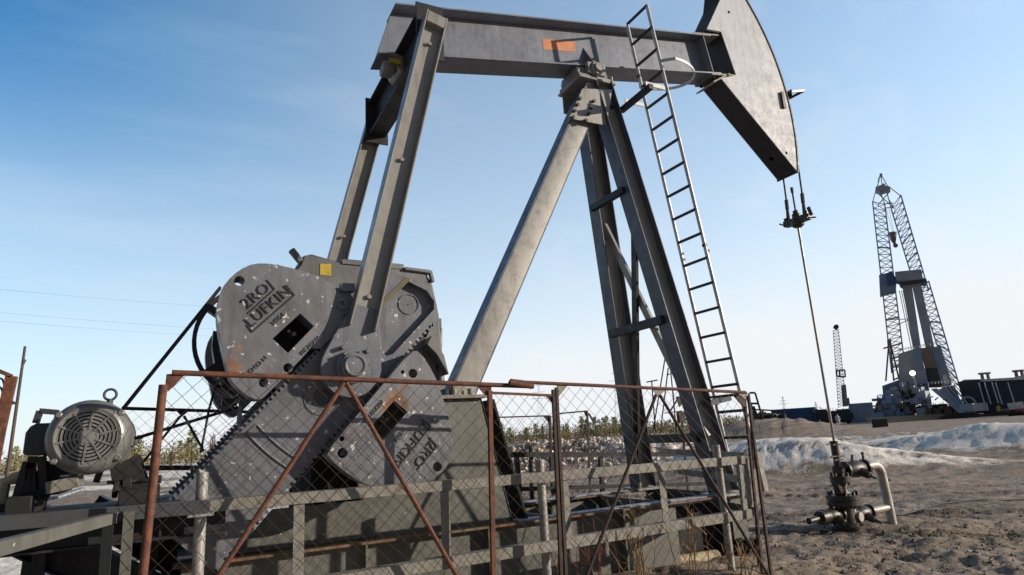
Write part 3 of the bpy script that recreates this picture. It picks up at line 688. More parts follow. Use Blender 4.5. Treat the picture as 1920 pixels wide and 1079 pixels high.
# ---- gear reducer
gy = -.50
g = lambda px, py, y=gy: (lambda p: V((p.x, y, p.z)))(P(px, py, y=gy))
gr = MB()
body = [g(565, 742), g(520, 700), g(500, 640), g(498, 560), g(560, 497), g(566, 480), g(585, 476), g(630, 489), g(756, 500), g(800, 512), g(812, 534), g(824, 590), g(829, 640), g(834, 700), g(838, 742)]
gr.prism([body], (0, 1.0, 0))
GRo = gr.build('gear_reducer', 'gear', PJ, bevel=.02)
gr = MB()  # flanged lid, ribs, breather, bearing caps
gr.beam(g(640, 491, 0), g(757, 501, 0), .05, 1.02, Y); gr.cyl(g(738, 500, -.3), g(739, 492, -.3)+Z*.01, .10, 18)
gr.beam(g(757, 505, 0), g(807, 511, 0), .03, 1.06, Y); gr.beam(g(806, 509, -.5), g(811, 530, -.5), .05, .03)
gr.beam(g(563, 492, -.52), g(545, 470, -.52), .05, .05); gr.beam(g(495, 486, .1), g(560, 490, .1), .05, .5, Y); gr.beam(g(497, 492, .1), g(495, 480, .1), .04, .5, Y)
gr.cyl(g(533, 486, -.1), g(533, 480, -.1)+Z*.03, .02, 8)
gr.build('lid', 'gear', GRo, bevel=.006)
lb = MB(); lb.prism([[g(600, 495, -.5), g(621, 496, -.5), g(621, 518, -.5), g(600, 516, -.5)]], (0, -.004, 0)); lb.build('warning_label', 'yellow', GRo)
for s in (-1, 1): MB().cyl((Sx, s*.50, Sz), (Sx, s*.82, Sz), .22, 28, .17).build('bearing_cap', 'gear', GRo)
gr = MB(); # rib and brown drip seen right of the crank, breather pipe
gr.prism([[g(800, 634), g(822, 670), g(831, 706), g(808, 668), g(790, 650)]], (0, -.14, 0)); gr.cyl(g(829, 650, -.45), g(831, 648, -.45)+Z*.16, .02, 8); gr.box(g(826, 685, -.45), .09, .1, .12)
gr.box(g(824, 606, -.45), .05, .08, .09); gr.cyl(g(826, 690, -.5), g(826, 715, -.5), .03, 10)
gr.build('side_rib', 'gear', GRo, bevel=.004)
# ---- pedestal, base
YB = -.65
mb = MB()
pz = 1.76
zt = .70
face = [V((-2.78, YB+.06, zt)), V((-1.60, YB+.06, zt)), V((-1.84, YB+.06, pz-.02)), V((-3.15, YB+.06, pz-.02))]
mb.prism([face], (0, .02, 0)); mb.prism([[v+V((0, 1.16, 0)) for v in face]], (0, .02, 0))
mb.beam((-1.85, 0, pz-.02), (-1.61, 0, zt), .02, 1.18, Y); mb.beam((-3.15, .1, pz-.02), (-2.76, .1, zt), .02, .98, Y)
mb.box((-3.35, .0, .712), 1.6, 1.15, .01); mb.box((-3.02, .56, 1.1), .5, .02, .8)
mb.prism([[V((-3.80, YB+.058, zt+.01)), V((-2.79, YB+.058, zt+.01)), V((-2.83, YB+.058, .99)), V((-3.55, YB+.058, .99))]], (0, .018, 0))
PED = mb.build('gear_pedestal', 'base', PJ, bevel=.003)
mb = MB(); mb.box((-2.50, 0, pz), 1.40, 1.30, .03); 
for x in (-1.95, -2.1, -2.25, -3.1): mb.cyl((x, YB+.05, pz), (x, YB+.05, pz+.07), .024, 8)
mb.box((-2.05, YB+.12, pz+.05), .10, .1, .10)
mb.build('pedestal_top', 'rail', PED, bevel=.004)
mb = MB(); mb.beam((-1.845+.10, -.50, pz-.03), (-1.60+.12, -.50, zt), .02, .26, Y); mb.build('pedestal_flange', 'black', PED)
mb = MB()
for s in (-1, 1):
    mb.box((-2.0, s*(-YB), .40), 4.25, .016, .60)
    for x in (-3.9, -2.9, -1.9, -.55): mb.box((x, s*(-YB)-.05*1, .40), .016, .09, .58)
    mb.box((.92, s*(-YB)-.0, .40), .20, .05, .56)
for x in (-4.1, -2.4, -1.2, .1, 1.02): mb.box((x, 0, .40), .016, 1.26, .58)
mb.box((-2.0, 0, .38), 4.2, .02, .5)
BS = mb.build('base_skid', 'base', PJ, bevel=.002)
mb = MB()
for s in (-1, 1):
    mb.box((-1.55, s*(-YB), .695), 5.25, .19, .018); mb.box((-1.55, s*(-YB), .10), 5.25, .22, .02)
mb.build('flange', 'baserust', BS)
mb = MB()
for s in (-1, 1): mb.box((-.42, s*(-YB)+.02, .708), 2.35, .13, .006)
mb.build('snowlit_strip', 'lit', BS)
mb = MB(); mb.box((-3.06, 0, 1.22), .40, .95, .95); mb.build('pedestal_shade_box', 'black', PED)  # solid black box, stands in for shade inside the pedestal
mb = MB(); mb.box((.55, -.2, .38), .95, .6, .5); mb.box((.5, .5, .4), .9, .05, .4); mb.build('pedestal_shade_box', 'black', BS)  # black blocks in the open bay in place of its shade
# rear motor outrigger beams, sloping
mb = MB()
for (x0, z0), (x1, z1), y in (((-5.35, 1.33), (-3.95, .43), -.60), ((-4.75, 1.18), (-3.70, .46), .10)):
    MB().hbeam((x0, y, z0-.12), (x1, y, z1-.12), .24, .16, Y, .014, .010).build('outrigger_beam', 'dark', PJ)
mb = MB()
for y in (-1.25, -.55):
    MB().hbeam((-5.6, y, 1.03), (-3.9, y, 1.03), .18, .14, Y, .012, .01).build('motor_rail', 'dark', PJ)
for x in (-5.1, -4.25): MB().hbeam((x, -1.3, 1.02), (x, .5, 1.02), .16, .12, X).build('motor_rail', 'dark', PJ)
mb = MB()
for x, y in ((-5.15, -1.2), (-4.9, -.7), (-4.3, -.5), (-5.1, .3), (-4.2, .4)):
    MB().beam((x, y, .95), (x-.04, y, -.05), .07, .07).build('support_post', 'dark', PJ)
mb.beam((-5.15, -1.2, .9), (-4.6, -.6, 0), .04, .04); mb.beam((-4.6, -.6, .6), (-5.2, -1.1, 0), .04, .04); mb.beam((-5.1, .3, .9), (-4.2, .4, .1), .05, .05)
mb.build('stand_bracing', 'dark', PJ)
# ---- drive sheave and belt guard ring, belts
wc = P(480, 640, y=-.62); wr_ = .435
mb = MB(); mb.lathe(wc, Y, [(-.035, wr_-.03), (-.035, wr_), (.035, wr_), (.035, wr_-.03), (-.035, wr_-.03)], 48); 
for i in range(5): t = i*2*math.pi/5; mb.beam(wc, wc+V((math.cos(t), 0, math.sin(t)))*(wr_-.03), .05, .09, Y)
mb.cyl(wc-Y*.08, wc+Y*.14, .09, 18); mb.build('drive_sheave', 'dark', PJ)
mb = MB(); pl = [P(q[0], q[1], y=-.66) for q in ((400, 620), (398, 650), (404, 690), (416, 722), (444, 750), (462, 742), (430, 705), (412, 660), (406, 622))]
mb.prism([pl], (0, .2, 0)); mb.prism([[P(q[0], q[1], y=-.8) for q in ((424, 700), (442, 712), (456, 740), (440, 745), (415, 726))]], (0, .1, 0)); mb.build('guard_plate', 'dark', PJ)
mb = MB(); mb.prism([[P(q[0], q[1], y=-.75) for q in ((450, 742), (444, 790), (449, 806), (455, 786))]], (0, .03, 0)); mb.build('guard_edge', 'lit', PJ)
mb = MB()
MC = P(165, 819, y=-1.3)
ms = V((MC.x, -.62, MC.z)); sr = .15
pt = P(232, 765, y=-.62); ptop = P(413, 540, y=-.62)
for k in (-.025, .025):
    mb.beam(P(230, 768, y=-.62)+Y*k, ptop+Y*k, .02, .02, Y); mb.beam(P(252, 823, y=-.62)+Y*k, P(446, 764, y=-.62)+Y*k, .02, .02, Y)
mb.build('drive_belt', 'rubber', PJ)
mb = MB(); pts = [P(q[0], q[1], y=-.9) for q in ((411, 712), (400, 738), (391, 772), (384, 810), (376, 850))]; mb.tube(pts, .009, 6); mb.build('hose', 'rubber', PJ)
mb = MB(); mb.box(P(430, 755, y=-.8), .10, .06, .05); mb.build('clamp', 'dark', PJ)

# ---- ladder
lx, lz, la, ly, spc, lw = .701, 5.199, R_(81.907), -.65, .285, .39
dl = V((math.cos(la), 0, -math.sin(la)))
L0 = V((lx, 0, lz)); 
rl = MB(); top = L0-dl*(spc*3.85)
LADR = None
LAD = MB().box((lx, ly+lw/2, lz), .001, .001, .001).build('ladder', 'rung', PJ)
for k, yv in ((0, ly), (1, ly+lw)):
    rl = MB()
    up_ = L0-dl*(spc*(4.05 if k == 0 else 3.95)); rl.beam(V((0, yv, 0))+up_, V((0, yv, 0))+L0+dl*spc*15.6, .045, .012, Y.cross(dl)); rl.build('rail', 'ladder', LAD)
rg = MB()
for i in range(-4, 16):
    rg = MB(); p = L0+dl*spc*i; rg.beam(V((p.x, ly, p.z)), V((p.x, ly+lw, p.z)), .02, .03, dl); rg.build('rung', 'rung', LAD)
hp = MB(); c = V((L0-dl*spc*2.0)); 
ring = []
zr = P(1236, 115, y=ly).z
xr = P(1236, 115, y=ly).x
for t in [R_(-90+i*10) for i in range(19)]:
    ring.append(V((xr+.12+.52*math.cos(t)*(1 if math.cos(t) > 0 else 0), ly+lw/2+(lw/2+.14)*math.sin(t), zr-.02)))
ring = [V((xr, ly, zr))]+ring+[V((xr, ly+lw, zr))]
for a_, b_ in zip(ring, ring[1:]): hp.beam(a_, b_, .010, .034, Z)
hp.build('safety_hoop', 'ladder', LAD)
sa = MB(); x_ = .38; a_ = P(1165, 208, x=x_); b_ = P(1221, 162, x=x_); sa.beam(legp(a_.z, -1), a_, .05, .05); sa.beam(a_, b_, .06, .06); SAo = sa.build('support_arm', 'rung', LAD)
sa = MB()
for yv, q in ((ly, (1252, 167)), (ly+lw, (1210, 198))):
    sa = MB(); e = P(q[0], q[1], y=yv); sa.beam(V((x_, yv, e.z)), e, .012, .05, Z); sa.build('support_strap', 'ladder', LAD)
mb = MB()
for q in ((1198, 143), (1205, 157), (1278.5, 477), (1281, 488), (1321, 460), (1326, 471)):
    p = P(q[0], q[1], y=ly+(lw if q[0] < 1300 and q[0] != 1238 else 0)); mb.box(p, .03, .05, .03)
mb.build('clamp', 'dark', LAD)
mb = MB(); e = legp(1.62, -1); mb.beam(e+V((.05, -.1, 0)), V((1.40, ly+lw, 1.68)), .08, .05); mb.build('support_arm', 'rung', LAD)

# ================================================================== ELECTRIC MOTOR
MO = thing('electric_motor', (MC.x, -1.0, 1.15), 'round grey electric motor with slotted fan cover and lifting eye on the rear rails', 'motor')
mo = MB(); R0 = .212; ks = .82
mo.lathe(MC+Y*.10, Y, [(-.10, .166), (-.10, .174), (-.085, .192), (-.05, R0), (.10, R0+.004), (.10, R0-.02)], 40)
# fan grille: rings and spokes over a dark hollow
FC = mo
for i, r in enumerate([q*.8 for q in (.052, .077, .102, .127, .152, .177)]):
    mo.lathe(MC, Y, [(-.002, r-.006+.006), (-.002, r+.0065+.006), (.012, r+.0065+.006), (.012, r-.0+.006), (-.002, r+.006)], 40)
mo.lathe(MC, Y, [(-.002, .149), (-.006, .165), (0, .175), (.012, .175)], 40)
mo.lathe(MC, -Y, [(-.01, .042), (.004, .040), (.006, .024), (.006, 0)], 24)
for i in range(10):
    t = R_(36*i+12); d = V((math.cos(t), 0, math.sin(t))); mo.beam(MC+d*.04, MC+d*.155, .010, .014, Y)
FCo = mo.build('fan_cover', 'motor', MO)
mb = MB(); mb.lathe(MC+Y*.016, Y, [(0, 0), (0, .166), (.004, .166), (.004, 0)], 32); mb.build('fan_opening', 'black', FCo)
mb = MB()
for t in (40, 140, 220, 320): d = V((math.cos(R_(t)), 0, math.sin(R_(t)))); MB().box(MC+d*.198+Y*.03, .04, .05, .035).build('bolt', 'motor', FCo, bevel=.008)
mb = MB(); mb.cyl(MC+Y*.2, MC+Y*.72, R0-.03, 36)
for i in range(44):
    t = R_(i*360/44)
    d = V((math.cos(t), 0, math.sin(t)))
    if -1.3 < math.atan2(d.z, d.x)+math.pi/2 < 1.3: continue
    mb.beam(MC+d*(R0-.015)+Y*.22, MC+d*(R0-.015)+Y*.68, .006, .05, d.cross(Y))
mb.cyl(MC+Y*.68, MC+Y*.76, R0-.01, 36); mb.build('housing', 'motor', MO)
mb = MB(); ey = MC+V((.06, .38, R0+.02)); mb.tube([ey+V((math.cos(t)*.034, 0, .036+math.sin(t)*.034)) for t in [R_(i*20) for i in range(19)]], .008, 8, cap=False); mb.cyl(ey-Z*.04, ey+Z*.01, .018, 8); mb.build('lifting_eye', 'motord', MO)
tb = MB(); c = MC+V((-.36, .30, -.01))
tb.prism([[P(q[0], q[1], y=-1.12) for q in ((41, 854), (47, 812), (56, 800), (68, 794), (103, 793), (100, 855))]], (0, .30, 0)); tb.build('terminal_box', 'motord', MO, bevel=.012)
mb = MB(); pp_ = [P(q[0], q[1], y=-.95) for q in ((67, 794), (75, 771), (110, 774), (106, 794))]
for a_, b_ in zip(pp_, pp_[1:]): mb.beam(a_, b_, .03, .06, Y)
mb.build('bracket', 'motord', MO)
mb = MB(); zb = 1.13
for s in (-1, 1):
    mb.prism([[MC+V((s*.10, .25, -R0+.02)), MC+V((s*.24, .25, -R0+.10)), V((MC.x+s*.30, MC.y+.25, zb+.13)), V((MC.x+s*.12, MC.y+.25, zb+.13))]], (0, .06, 0))
    mb.prism([[MC+V((s*.10, .60, -R0+.02)), MC+V((s*.24, .60, -R0+.10)), V((MC.x+s*.30, MC.y+.60, zb+.13)), V((MC.x+s*.12, MC.y+.60, zb+.13))]], (0, .06, 0))
    mb.box((MC.x+s*.22, MC.y+.46, zb+.115), .16, .56, .025)
mb.build('foot', 'fardark', MO)
mb = MB(); mb.cyl(ms+V((0, -.06, 0)), ms+V((0, .08, 0)), sr, 28); mb.cyl(MC+Y*.7, ms, .035, 12); mb.build('sheave', 'dark', MO)
# adjustable slide base
mb = MB()
mb.prism([[P(q[0], q[1], y=-1.22) for q in ((84, 905), (146, 892), (148, 914), (86, 928))]], (0, .28, 0))
mb.build('slide_base', 'rail', MO, bevel=.004)
mb = MB()
mb.beam(P(96, 936, y=-1.28), P(156, 916, y=-1.0), .03, .012); mb.beam(P(120, 893, y=-1.2), P(162, 886, y=-1.05), .05, .012)
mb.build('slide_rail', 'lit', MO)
mb = MB()
mb.box((MC.x-.3, MC.y+.30, zb+.06), .12, .5, .10); mb.box((MC.x+.27, MC.y+.30, zb+.05), .20, .55, .11); mb.box((MC.x, MC.y+.42, zb-.01), 1.0, .62, .04)
mb.tube([P(200, 905, y=-1.1), P(262, 902, y=-1.1)], .012, 6); mb.box(P(238, 906, y=-1.1), .05, .05, .06); mb.box(P(298, 899, y=-1.1), .03, .03, .05); mb.cyl(P(252, 903, y=-1.1), P(300, 899, y=-1.1), .012, 6)
mb.cyl(P(212, 918, y=-1.12), P(222, 918, y=-1.12), .05, 12)
mb.build('adjuster', 'fardark', MO, bevel=.005)
mb = MB(); mb.prism([[P(q[0], q[1], y=-1.0) for q in ((233, 893), (256, 878), (258, 883), (238, 900))]], (0, .1, 0)); mb.build('snowlit_patch', 'lit', MO)
mb = MB()
for q0, q1 in (((62, 856), (50, 940)), ((78, 856), (86, 940)), ((52, 866), (28, 944)), ((58, 870), (62, 930))): mb.beam(P(q0[0], q0[1], y=-1.05), P(q1[0], q1[1], y=-1.05), .05, .04)
mb.build('stand', 'dark', MO)

# ================================================================== RAILINGS
YR = -1.42
GR = thing('guard_rail', (-2, YR, 0), 'low steel angle guard rail with pipe posts in front of the counterweights', 'guard rail')
zt_, zl_ = 1.135, .645
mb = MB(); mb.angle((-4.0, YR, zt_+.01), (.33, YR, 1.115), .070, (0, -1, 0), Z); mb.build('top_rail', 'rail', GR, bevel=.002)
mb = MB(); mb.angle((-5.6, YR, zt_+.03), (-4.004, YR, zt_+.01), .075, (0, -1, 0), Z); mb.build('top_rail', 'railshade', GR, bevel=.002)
mb = MB(); mb.angle((-3.9, YR, zl_-.02), (.33, YR, .66), .075, (0, -1, 0), Z); mb.build('lower_rail', 'rail', GR, bevel=.002)
for px, py in ((572, 930), (843, 915), (1066, 893), (1246, 877), (1391, 860)):
    p = P(px, py, y=YR); mb = MB(); mb.angle((p.x, YR+.012, 1.07), (p.x, YR+.012, .60 if px > 600 else .15), .065, (0, -1, 0), X); mb.build('baluster', 'rail', GR)
for px, py, pz_ in ((380, 886, 1.37), (1013, 862, 1.30), (1344, 835, 1.26)):
    p = P(px, py, y=YR+.06); mb = MB(); mb.cyl((p.x, YR+.07, p.z), (p.x, YR+.07, -.1), .033, 12); mb.box((p.x+.0, YR+.03, 1.08), .14, .06, .05); mb.build('post', 'galv', GR)
GR2 = thing('guard_rail', (-4.5, -1.5, 0), 'sloping steel angle rail returning toward the viewer below the motor', 'guard rail')
mb = MB(); a = P(222, 962, z=1.13); a = V((-4.46, YR-.02, 1.125)); b_ = P(0, 1016, z=1.12); d = (b_-a)
mb.angle(a, a+d*2.2, .058, d.cross(Z) if d.cross(Z).x > 0 else -d.cross(Z), Z); mb.build('top_rail', 'base', GR2, bevel=.002)
mb = MB(); mb.beam((-4.50, YR-.03, 1.07), (-4.50, YR-.03, 0), .05, .05); mb.build('post', 'base', GR2)
mb = MB(); mb.beam((-4.405, YR-.02, 1.125), (-4.405, YR-.02, 0), .065, .05); mb.build('post', 'base', GR2)
GR3 = thing('guard_rail', (.33, 0, 0), 'end section of guard rail crossing under the ladder', 'guard rail')
for z in (1.11, .90, .64):
    mb = MB(); mb.beam((.36, YR, z), (.95, .2, z), .012, .065, Z) if z != 1.11 else mb.beam((.34, YR, z), (1.28, .9, z), .012, .065, Z); mb.build('cross_rail', 'rail' if z > .7 else 'dark', GR3)
for px0, py0, px1, py1, w in ((1401, 858, 1410, 960, .05), (1418, 850, 1434, 922, .05), (1413, 880, 1418, 945, .03)):
    p = P(px0, py0, x=.45); q = P(px1, py1, x=.45); mb = MB(); mb.beam(p, q, w, w); mb.build('baluster', 'rail', GR3)
FR = thing('guard_rail', (.5, 1.45, 0), 'dark guard rail on the far side of the steel base', 'guard rail')
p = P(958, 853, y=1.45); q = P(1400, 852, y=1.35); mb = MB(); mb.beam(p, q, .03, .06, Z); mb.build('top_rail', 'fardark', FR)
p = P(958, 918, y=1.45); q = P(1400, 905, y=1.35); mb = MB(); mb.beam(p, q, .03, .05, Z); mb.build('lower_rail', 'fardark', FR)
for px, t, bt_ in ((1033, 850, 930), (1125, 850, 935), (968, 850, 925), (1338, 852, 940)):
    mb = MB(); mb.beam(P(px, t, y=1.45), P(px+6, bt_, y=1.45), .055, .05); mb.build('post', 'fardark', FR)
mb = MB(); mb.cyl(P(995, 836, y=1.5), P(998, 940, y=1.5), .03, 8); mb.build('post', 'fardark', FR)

# ================================================================== MESH FENCE
def chainlink(quad, pitch, name, parent, r=.0016, sag=.022, m='wire', seed=1):
    """diamond mesh: zig-zag wires over the flat quad a(bottom left) b(bottom right) c(top right) d(top left)"""
    a, b_, c, d = [V(q) for q in quad]; L = (b_-a).length; Hh = (d-a).length; n_ = (b_-a).cross(d-a).normalized()
    k = MB(); rnd = random.Random(seed)
    def at2(u, v):
        s_, t = u/L, v/Hh; p = (a*(1-s_)+b_*s_)*(1-t)+(d*(1-s_)+c*s_)*t
        return p+n_*(sag*noise.noise(V((u*1.7, v*1.7, seed)))) + (b_-a).normalized()*(.010*noise.noise(V((u*2, v*2, seed+9))))
    for sgn in (1, -1):
        c0 = -Hh if sgn > 0 else 0
        x = c0
        while x < L+(0 if sgn > 0 else Hh):
            # line u = x + sgn*v
            pts = []; v = 0
            vs = []
            v0 = max(0, -x) if sgn > 0 else max(0, x-L); v1 = min(Hh, L-x) if sgn > 0 else min(Hh, x)
            if v1-v0 > .03:
                n = max(1, int((v1-v0)/(pitch/2)))
                for i in range(n+1):
                    vv = v0+(v1-v0)*i/n; pt_ = at2(x+sgn*vv, vv)+n_*((1 if i % 2 else -1)*.003*sgn); vs.append(pt_)
                k.tube(vs, r, 3, cap=False, smooth=False)
            x += pitch
    return k.build(name, m, parent)
YF = -1.60
f_ = lambda px, py, y=YF: P(px, py, y=y)
def pipe(px0, py0, px1, py1, r=.016, y=YF, y1=None, n=8): return MB().cyl(f_(px0, py0, y), f_(px1, py1, y if y1 is None else y1), r, n)
def gus(pts, y=YF, t=.006): return MB().prism([[f_(q[0], q[1], y) for q in pts]], (0, t, 0))
A = thing('fence_panel', tuple(f_(300, 1075)*1)[:2]+(0,), 'wide rusty pipe framed wire mesh fence panel in front of the counterweights', 'fence panel', 'rusty mesh fence panels around the unit')
def ext(px0, py0, px1, py1, zb=.02, y=YF):   # extend a line down to ground height
    a, b_ = f_(px0, py0, y), f_(px1, py1, y); t = (zb-a.z)/(b_.z-a.z); return a, a+(b_-a)*t
mb = MB(); mb.cyl(f_(322, 699), f_(1000, 725), .0165, 10); mb.build('top_rail', 'rust', A)
mb = MB(); mb.cyl(f_(955, 718, YF-.03), f_(998, 725, YF-.03), .02, 8); mb.build('hinge', 'rust', A)
a, b_ = ext(306, 722, 268, 1079); mb = MB(); mb.cyl(a, b_, .024, 10); mb.build('post', 'rust', A)
a, b_ = ext(918, 733, 925, 1079); mb = MB(); mb.beam(a, b_, .03, .03); mb.build('post', 'rust', A)
a, b_ = ext(645, 718, 410, 1079, .12); mb = MB(); mb.cyl(a, b_, .0155, 8); mb.build('brace', 'rust', A)
a, b_ = ext(649, 718, 856, 1079, .12); mb = MB(); mb.cyl(a, b_, .0155, 8); mb.build('brace', 'rust', A)
gus([(312, 702), (350, 700), (316, 734), (309, 728)]).build('corner_gusset', 'rust', A); gus([(895, 722), (922, 724), (920, 745), (906, 738)]).build('corner_gusset', 'rust', A)
tl, tr = f_(312, 704), f_(918, 724); bl = V((tl.x-.03, YF, .05)); br = V((tr.x+.02, YF, .05))
chainlink((bl, br, tr, tl), .105, 'wire_mesh', A, seed=2)
Bp = thing('fence_panel', (f_(980, 900).x, YF, 0), 'narrow mesh fence panel between the two wide ones', 'fence panel', 'rusty mesh fence panels around the unit')
mb = MB(); mb.beam(f_(921, 737), f_(1036, 742), .018, .018); mb.build('top_rail', 'rust', Bp)
a, b_ = ext(1037, 731, 1052, 1079); mb = MB(); mb.beam(a, b_, .022, .022); mb.build('post', 'rustdark', Bp)
gus([(1022, 741), (1038, 742), (1036, 757)]).build('corner_gusset', 'rust', Bp)
tl, tr = f_(922, 739), f_(1037, 742); chainlink((V((tl.x+.02, YF, .05)), V((tr.x+.05, YF, .05)), tr, tl), .105, 'wire_mesh', Bp, seed=3)
Cp = thing('fence_panel', (f_(1220, 900).x, YF, 0), 'wide mesh fence panel with a V brace in front of the ladder foot', 'fence panel', 'rusty mesh fence panels around the unit')
mb = MB(); mb.cyl(f_(958, 716), f_(1398, 736), .0135, 8); mb.build('top_rail', 'rust', Cp)
mb = MB(); mb.cyl(f_(957, 716), f_(982, 719), .022, 8); mb.build('hinge', 'rust', Cp)
a, b_ = ext(1043, 727, 1061, 1079); mb = MB(); mb.beam(a, b_, .022, .022); mb.build('post', 'rustdark', Cp)
a, b_ = ext(1403, 742, 1446, 1079); mb = MB(); mb.beam(a, b_, .022, .022); mb.build('post', 'rustdark', Cp)
a, b_ = ext(1230, 741, 1100, 1079, .10); mb = MB(); mb.cyl(a, b_, .013, 8); mb.build('brace', 'rustdark', Cp)
a, b_ = ext(1237, 741, 1441, 1079, .10); mb = MB(); mb.cyl(a, b_, .013, 8); mb.build('brace', 'rustdark', Cp)
gus([(1044, 722), (1064, 724), (1047, 745)]).build('corner_gusset', 'rail', Cp); gus([(1222, 729), (1250, 731), (1234, 744)]).build('corner_gusset', 'rail', Cp); gus([(1378, 734), (1400, 736), (1402, 752)]).build('corner_gusset', 'rail', Cp)
tl, tr = f_(1045, 726), f_(1400, 736); chainlink((V((tl.x+.08, YF, .05)), V((tr.x+.06, YF, .05)), tr, tl), .105, 'wire_mesh', Cp, seed=4)
De = thing('fence_panel', (.3, -.8, 0), 'end fence frame at the right corner seen nearly edge on', 'fence panel', 'rusty mesh fence panels around the unit')
c0 = f_(1400, 738); mb = MB(); mb.cyl(c0, V((c0.x+.9, 1.0, c0.z-.1)), .012, 8) if False else mb.cyl(c0, c0+V((.01, .5, 0)), .012, 8); mb.build('top_rail', 'rustdark', De)
a, b_ = ext(1396, 748, 1430, 1079, y=YF+.12); mb = MB(); mb.beam(a, b_, .02, .02); mb.build('post', 'rustdark', De)
a, b_ = ext(1408, 775, 1424, 1079, y=YF+.3); mb = MB(); mb.beam(a, b_, .02, .02); mb.build('post', 'rustdark', De)
mb = MB(); mb.prism([[P(1372, 738, y=YF+.1), P(1398, 742, y=YF+.1), P(1401, 765, y=YF+.1), P(1393, 762, y=YF+.1)]], (0, .01, 0)); mb.build('corner_gusset', 'rustdark', De)
# far side fence
FY = 1.9
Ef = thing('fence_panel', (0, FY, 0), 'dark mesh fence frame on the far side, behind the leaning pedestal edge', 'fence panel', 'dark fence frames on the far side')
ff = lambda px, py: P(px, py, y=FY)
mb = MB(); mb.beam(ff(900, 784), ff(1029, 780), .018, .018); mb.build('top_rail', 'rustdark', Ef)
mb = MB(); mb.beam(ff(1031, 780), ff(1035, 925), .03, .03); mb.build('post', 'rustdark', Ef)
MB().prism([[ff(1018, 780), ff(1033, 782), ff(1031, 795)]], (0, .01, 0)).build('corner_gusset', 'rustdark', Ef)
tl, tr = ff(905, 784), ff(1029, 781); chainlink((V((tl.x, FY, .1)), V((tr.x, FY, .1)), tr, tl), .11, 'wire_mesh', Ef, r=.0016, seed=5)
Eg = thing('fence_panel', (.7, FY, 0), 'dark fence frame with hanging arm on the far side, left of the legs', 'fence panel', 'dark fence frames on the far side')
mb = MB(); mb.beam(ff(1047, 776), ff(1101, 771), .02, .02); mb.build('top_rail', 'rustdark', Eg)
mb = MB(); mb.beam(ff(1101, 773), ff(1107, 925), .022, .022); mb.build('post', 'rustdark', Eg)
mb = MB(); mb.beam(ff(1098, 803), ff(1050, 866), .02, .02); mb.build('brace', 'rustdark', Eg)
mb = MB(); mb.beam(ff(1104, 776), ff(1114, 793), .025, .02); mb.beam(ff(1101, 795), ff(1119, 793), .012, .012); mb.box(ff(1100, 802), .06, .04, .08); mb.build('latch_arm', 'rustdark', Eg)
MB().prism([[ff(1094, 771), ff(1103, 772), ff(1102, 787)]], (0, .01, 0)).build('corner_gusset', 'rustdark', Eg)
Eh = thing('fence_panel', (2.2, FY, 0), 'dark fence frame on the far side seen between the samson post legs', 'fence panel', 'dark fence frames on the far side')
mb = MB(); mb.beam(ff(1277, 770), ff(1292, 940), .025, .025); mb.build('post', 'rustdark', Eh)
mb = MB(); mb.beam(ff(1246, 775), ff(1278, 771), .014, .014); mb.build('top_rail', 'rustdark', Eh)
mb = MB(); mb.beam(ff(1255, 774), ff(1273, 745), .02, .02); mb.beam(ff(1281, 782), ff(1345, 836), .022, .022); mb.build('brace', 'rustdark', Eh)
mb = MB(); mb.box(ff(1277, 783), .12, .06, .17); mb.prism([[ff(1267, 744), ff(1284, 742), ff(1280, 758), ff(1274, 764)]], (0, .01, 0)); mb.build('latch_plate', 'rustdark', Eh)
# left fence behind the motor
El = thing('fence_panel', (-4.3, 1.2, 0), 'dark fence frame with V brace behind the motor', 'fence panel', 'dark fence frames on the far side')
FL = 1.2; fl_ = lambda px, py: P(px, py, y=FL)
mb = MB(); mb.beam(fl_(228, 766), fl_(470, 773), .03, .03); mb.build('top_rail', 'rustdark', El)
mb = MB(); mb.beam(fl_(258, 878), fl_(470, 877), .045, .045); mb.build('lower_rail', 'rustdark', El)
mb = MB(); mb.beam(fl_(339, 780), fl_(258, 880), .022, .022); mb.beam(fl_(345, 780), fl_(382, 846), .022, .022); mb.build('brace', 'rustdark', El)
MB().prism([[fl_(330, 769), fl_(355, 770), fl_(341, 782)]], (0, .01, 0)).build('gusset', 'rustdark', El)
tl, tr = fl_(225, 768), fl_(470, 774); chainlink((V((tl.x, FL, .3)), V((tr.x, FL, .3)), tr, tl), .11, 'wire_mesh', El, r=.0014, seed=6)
mb = MB(); mb.beam(fl_(180, 905), fl_(196, 862), .06, .05); mb.build('post', 'rustdark', El)
# broken frame at the left edge
Ek = thing('fence_panel', (-5.0, YF, 0), 'rusty fence frame corner with loose wire at the left edge', 'fence panel', 'rusty mesh fence panels around the unit')
mb = MB(); mb.beam(f_(-60, 672), f_(22, 706), .03, .02); mb.build('top_rail', 'rust', Ek)
mb = MB(); mb.beam(f_(22, 706), f_(0, 805), .03, .05); mb.beam(f_(0, 805), f_(-30, 960), .03, .05); mb.build('post', 'rust', Ek)
gus([(13, 703), (25, 707), (22, 757), (15, 740)]).build('corner_gusset', 'rust', Ek); gus([(13, 753), (24, 752), (27, 758), (13, 757)], t=.05).build('plate', 'rustdark', Ek)
mb = MB(); mb.tube([f_(*q) for q in ((-20, 700), (5, 712), (10, 730), (3, 748), (-8, 756))], .005, 5); mb.tube([f_(*q) for q in ((12, 722), (8, 738), (1, 760), (4, 768), (9, 757))], .005, 5); mb.tube([f_(*q) for q in ((-10, 720), (2, 728), (9, 745))], .005, 5); mb.build('loose_wire', 'rustdark', Ek)
tb = MB(); tb.tube([P(q[0], q[1], y=-.9) for q in ((0, 945), (8, 905), (30, 897), (58, 889))], .035, 8)
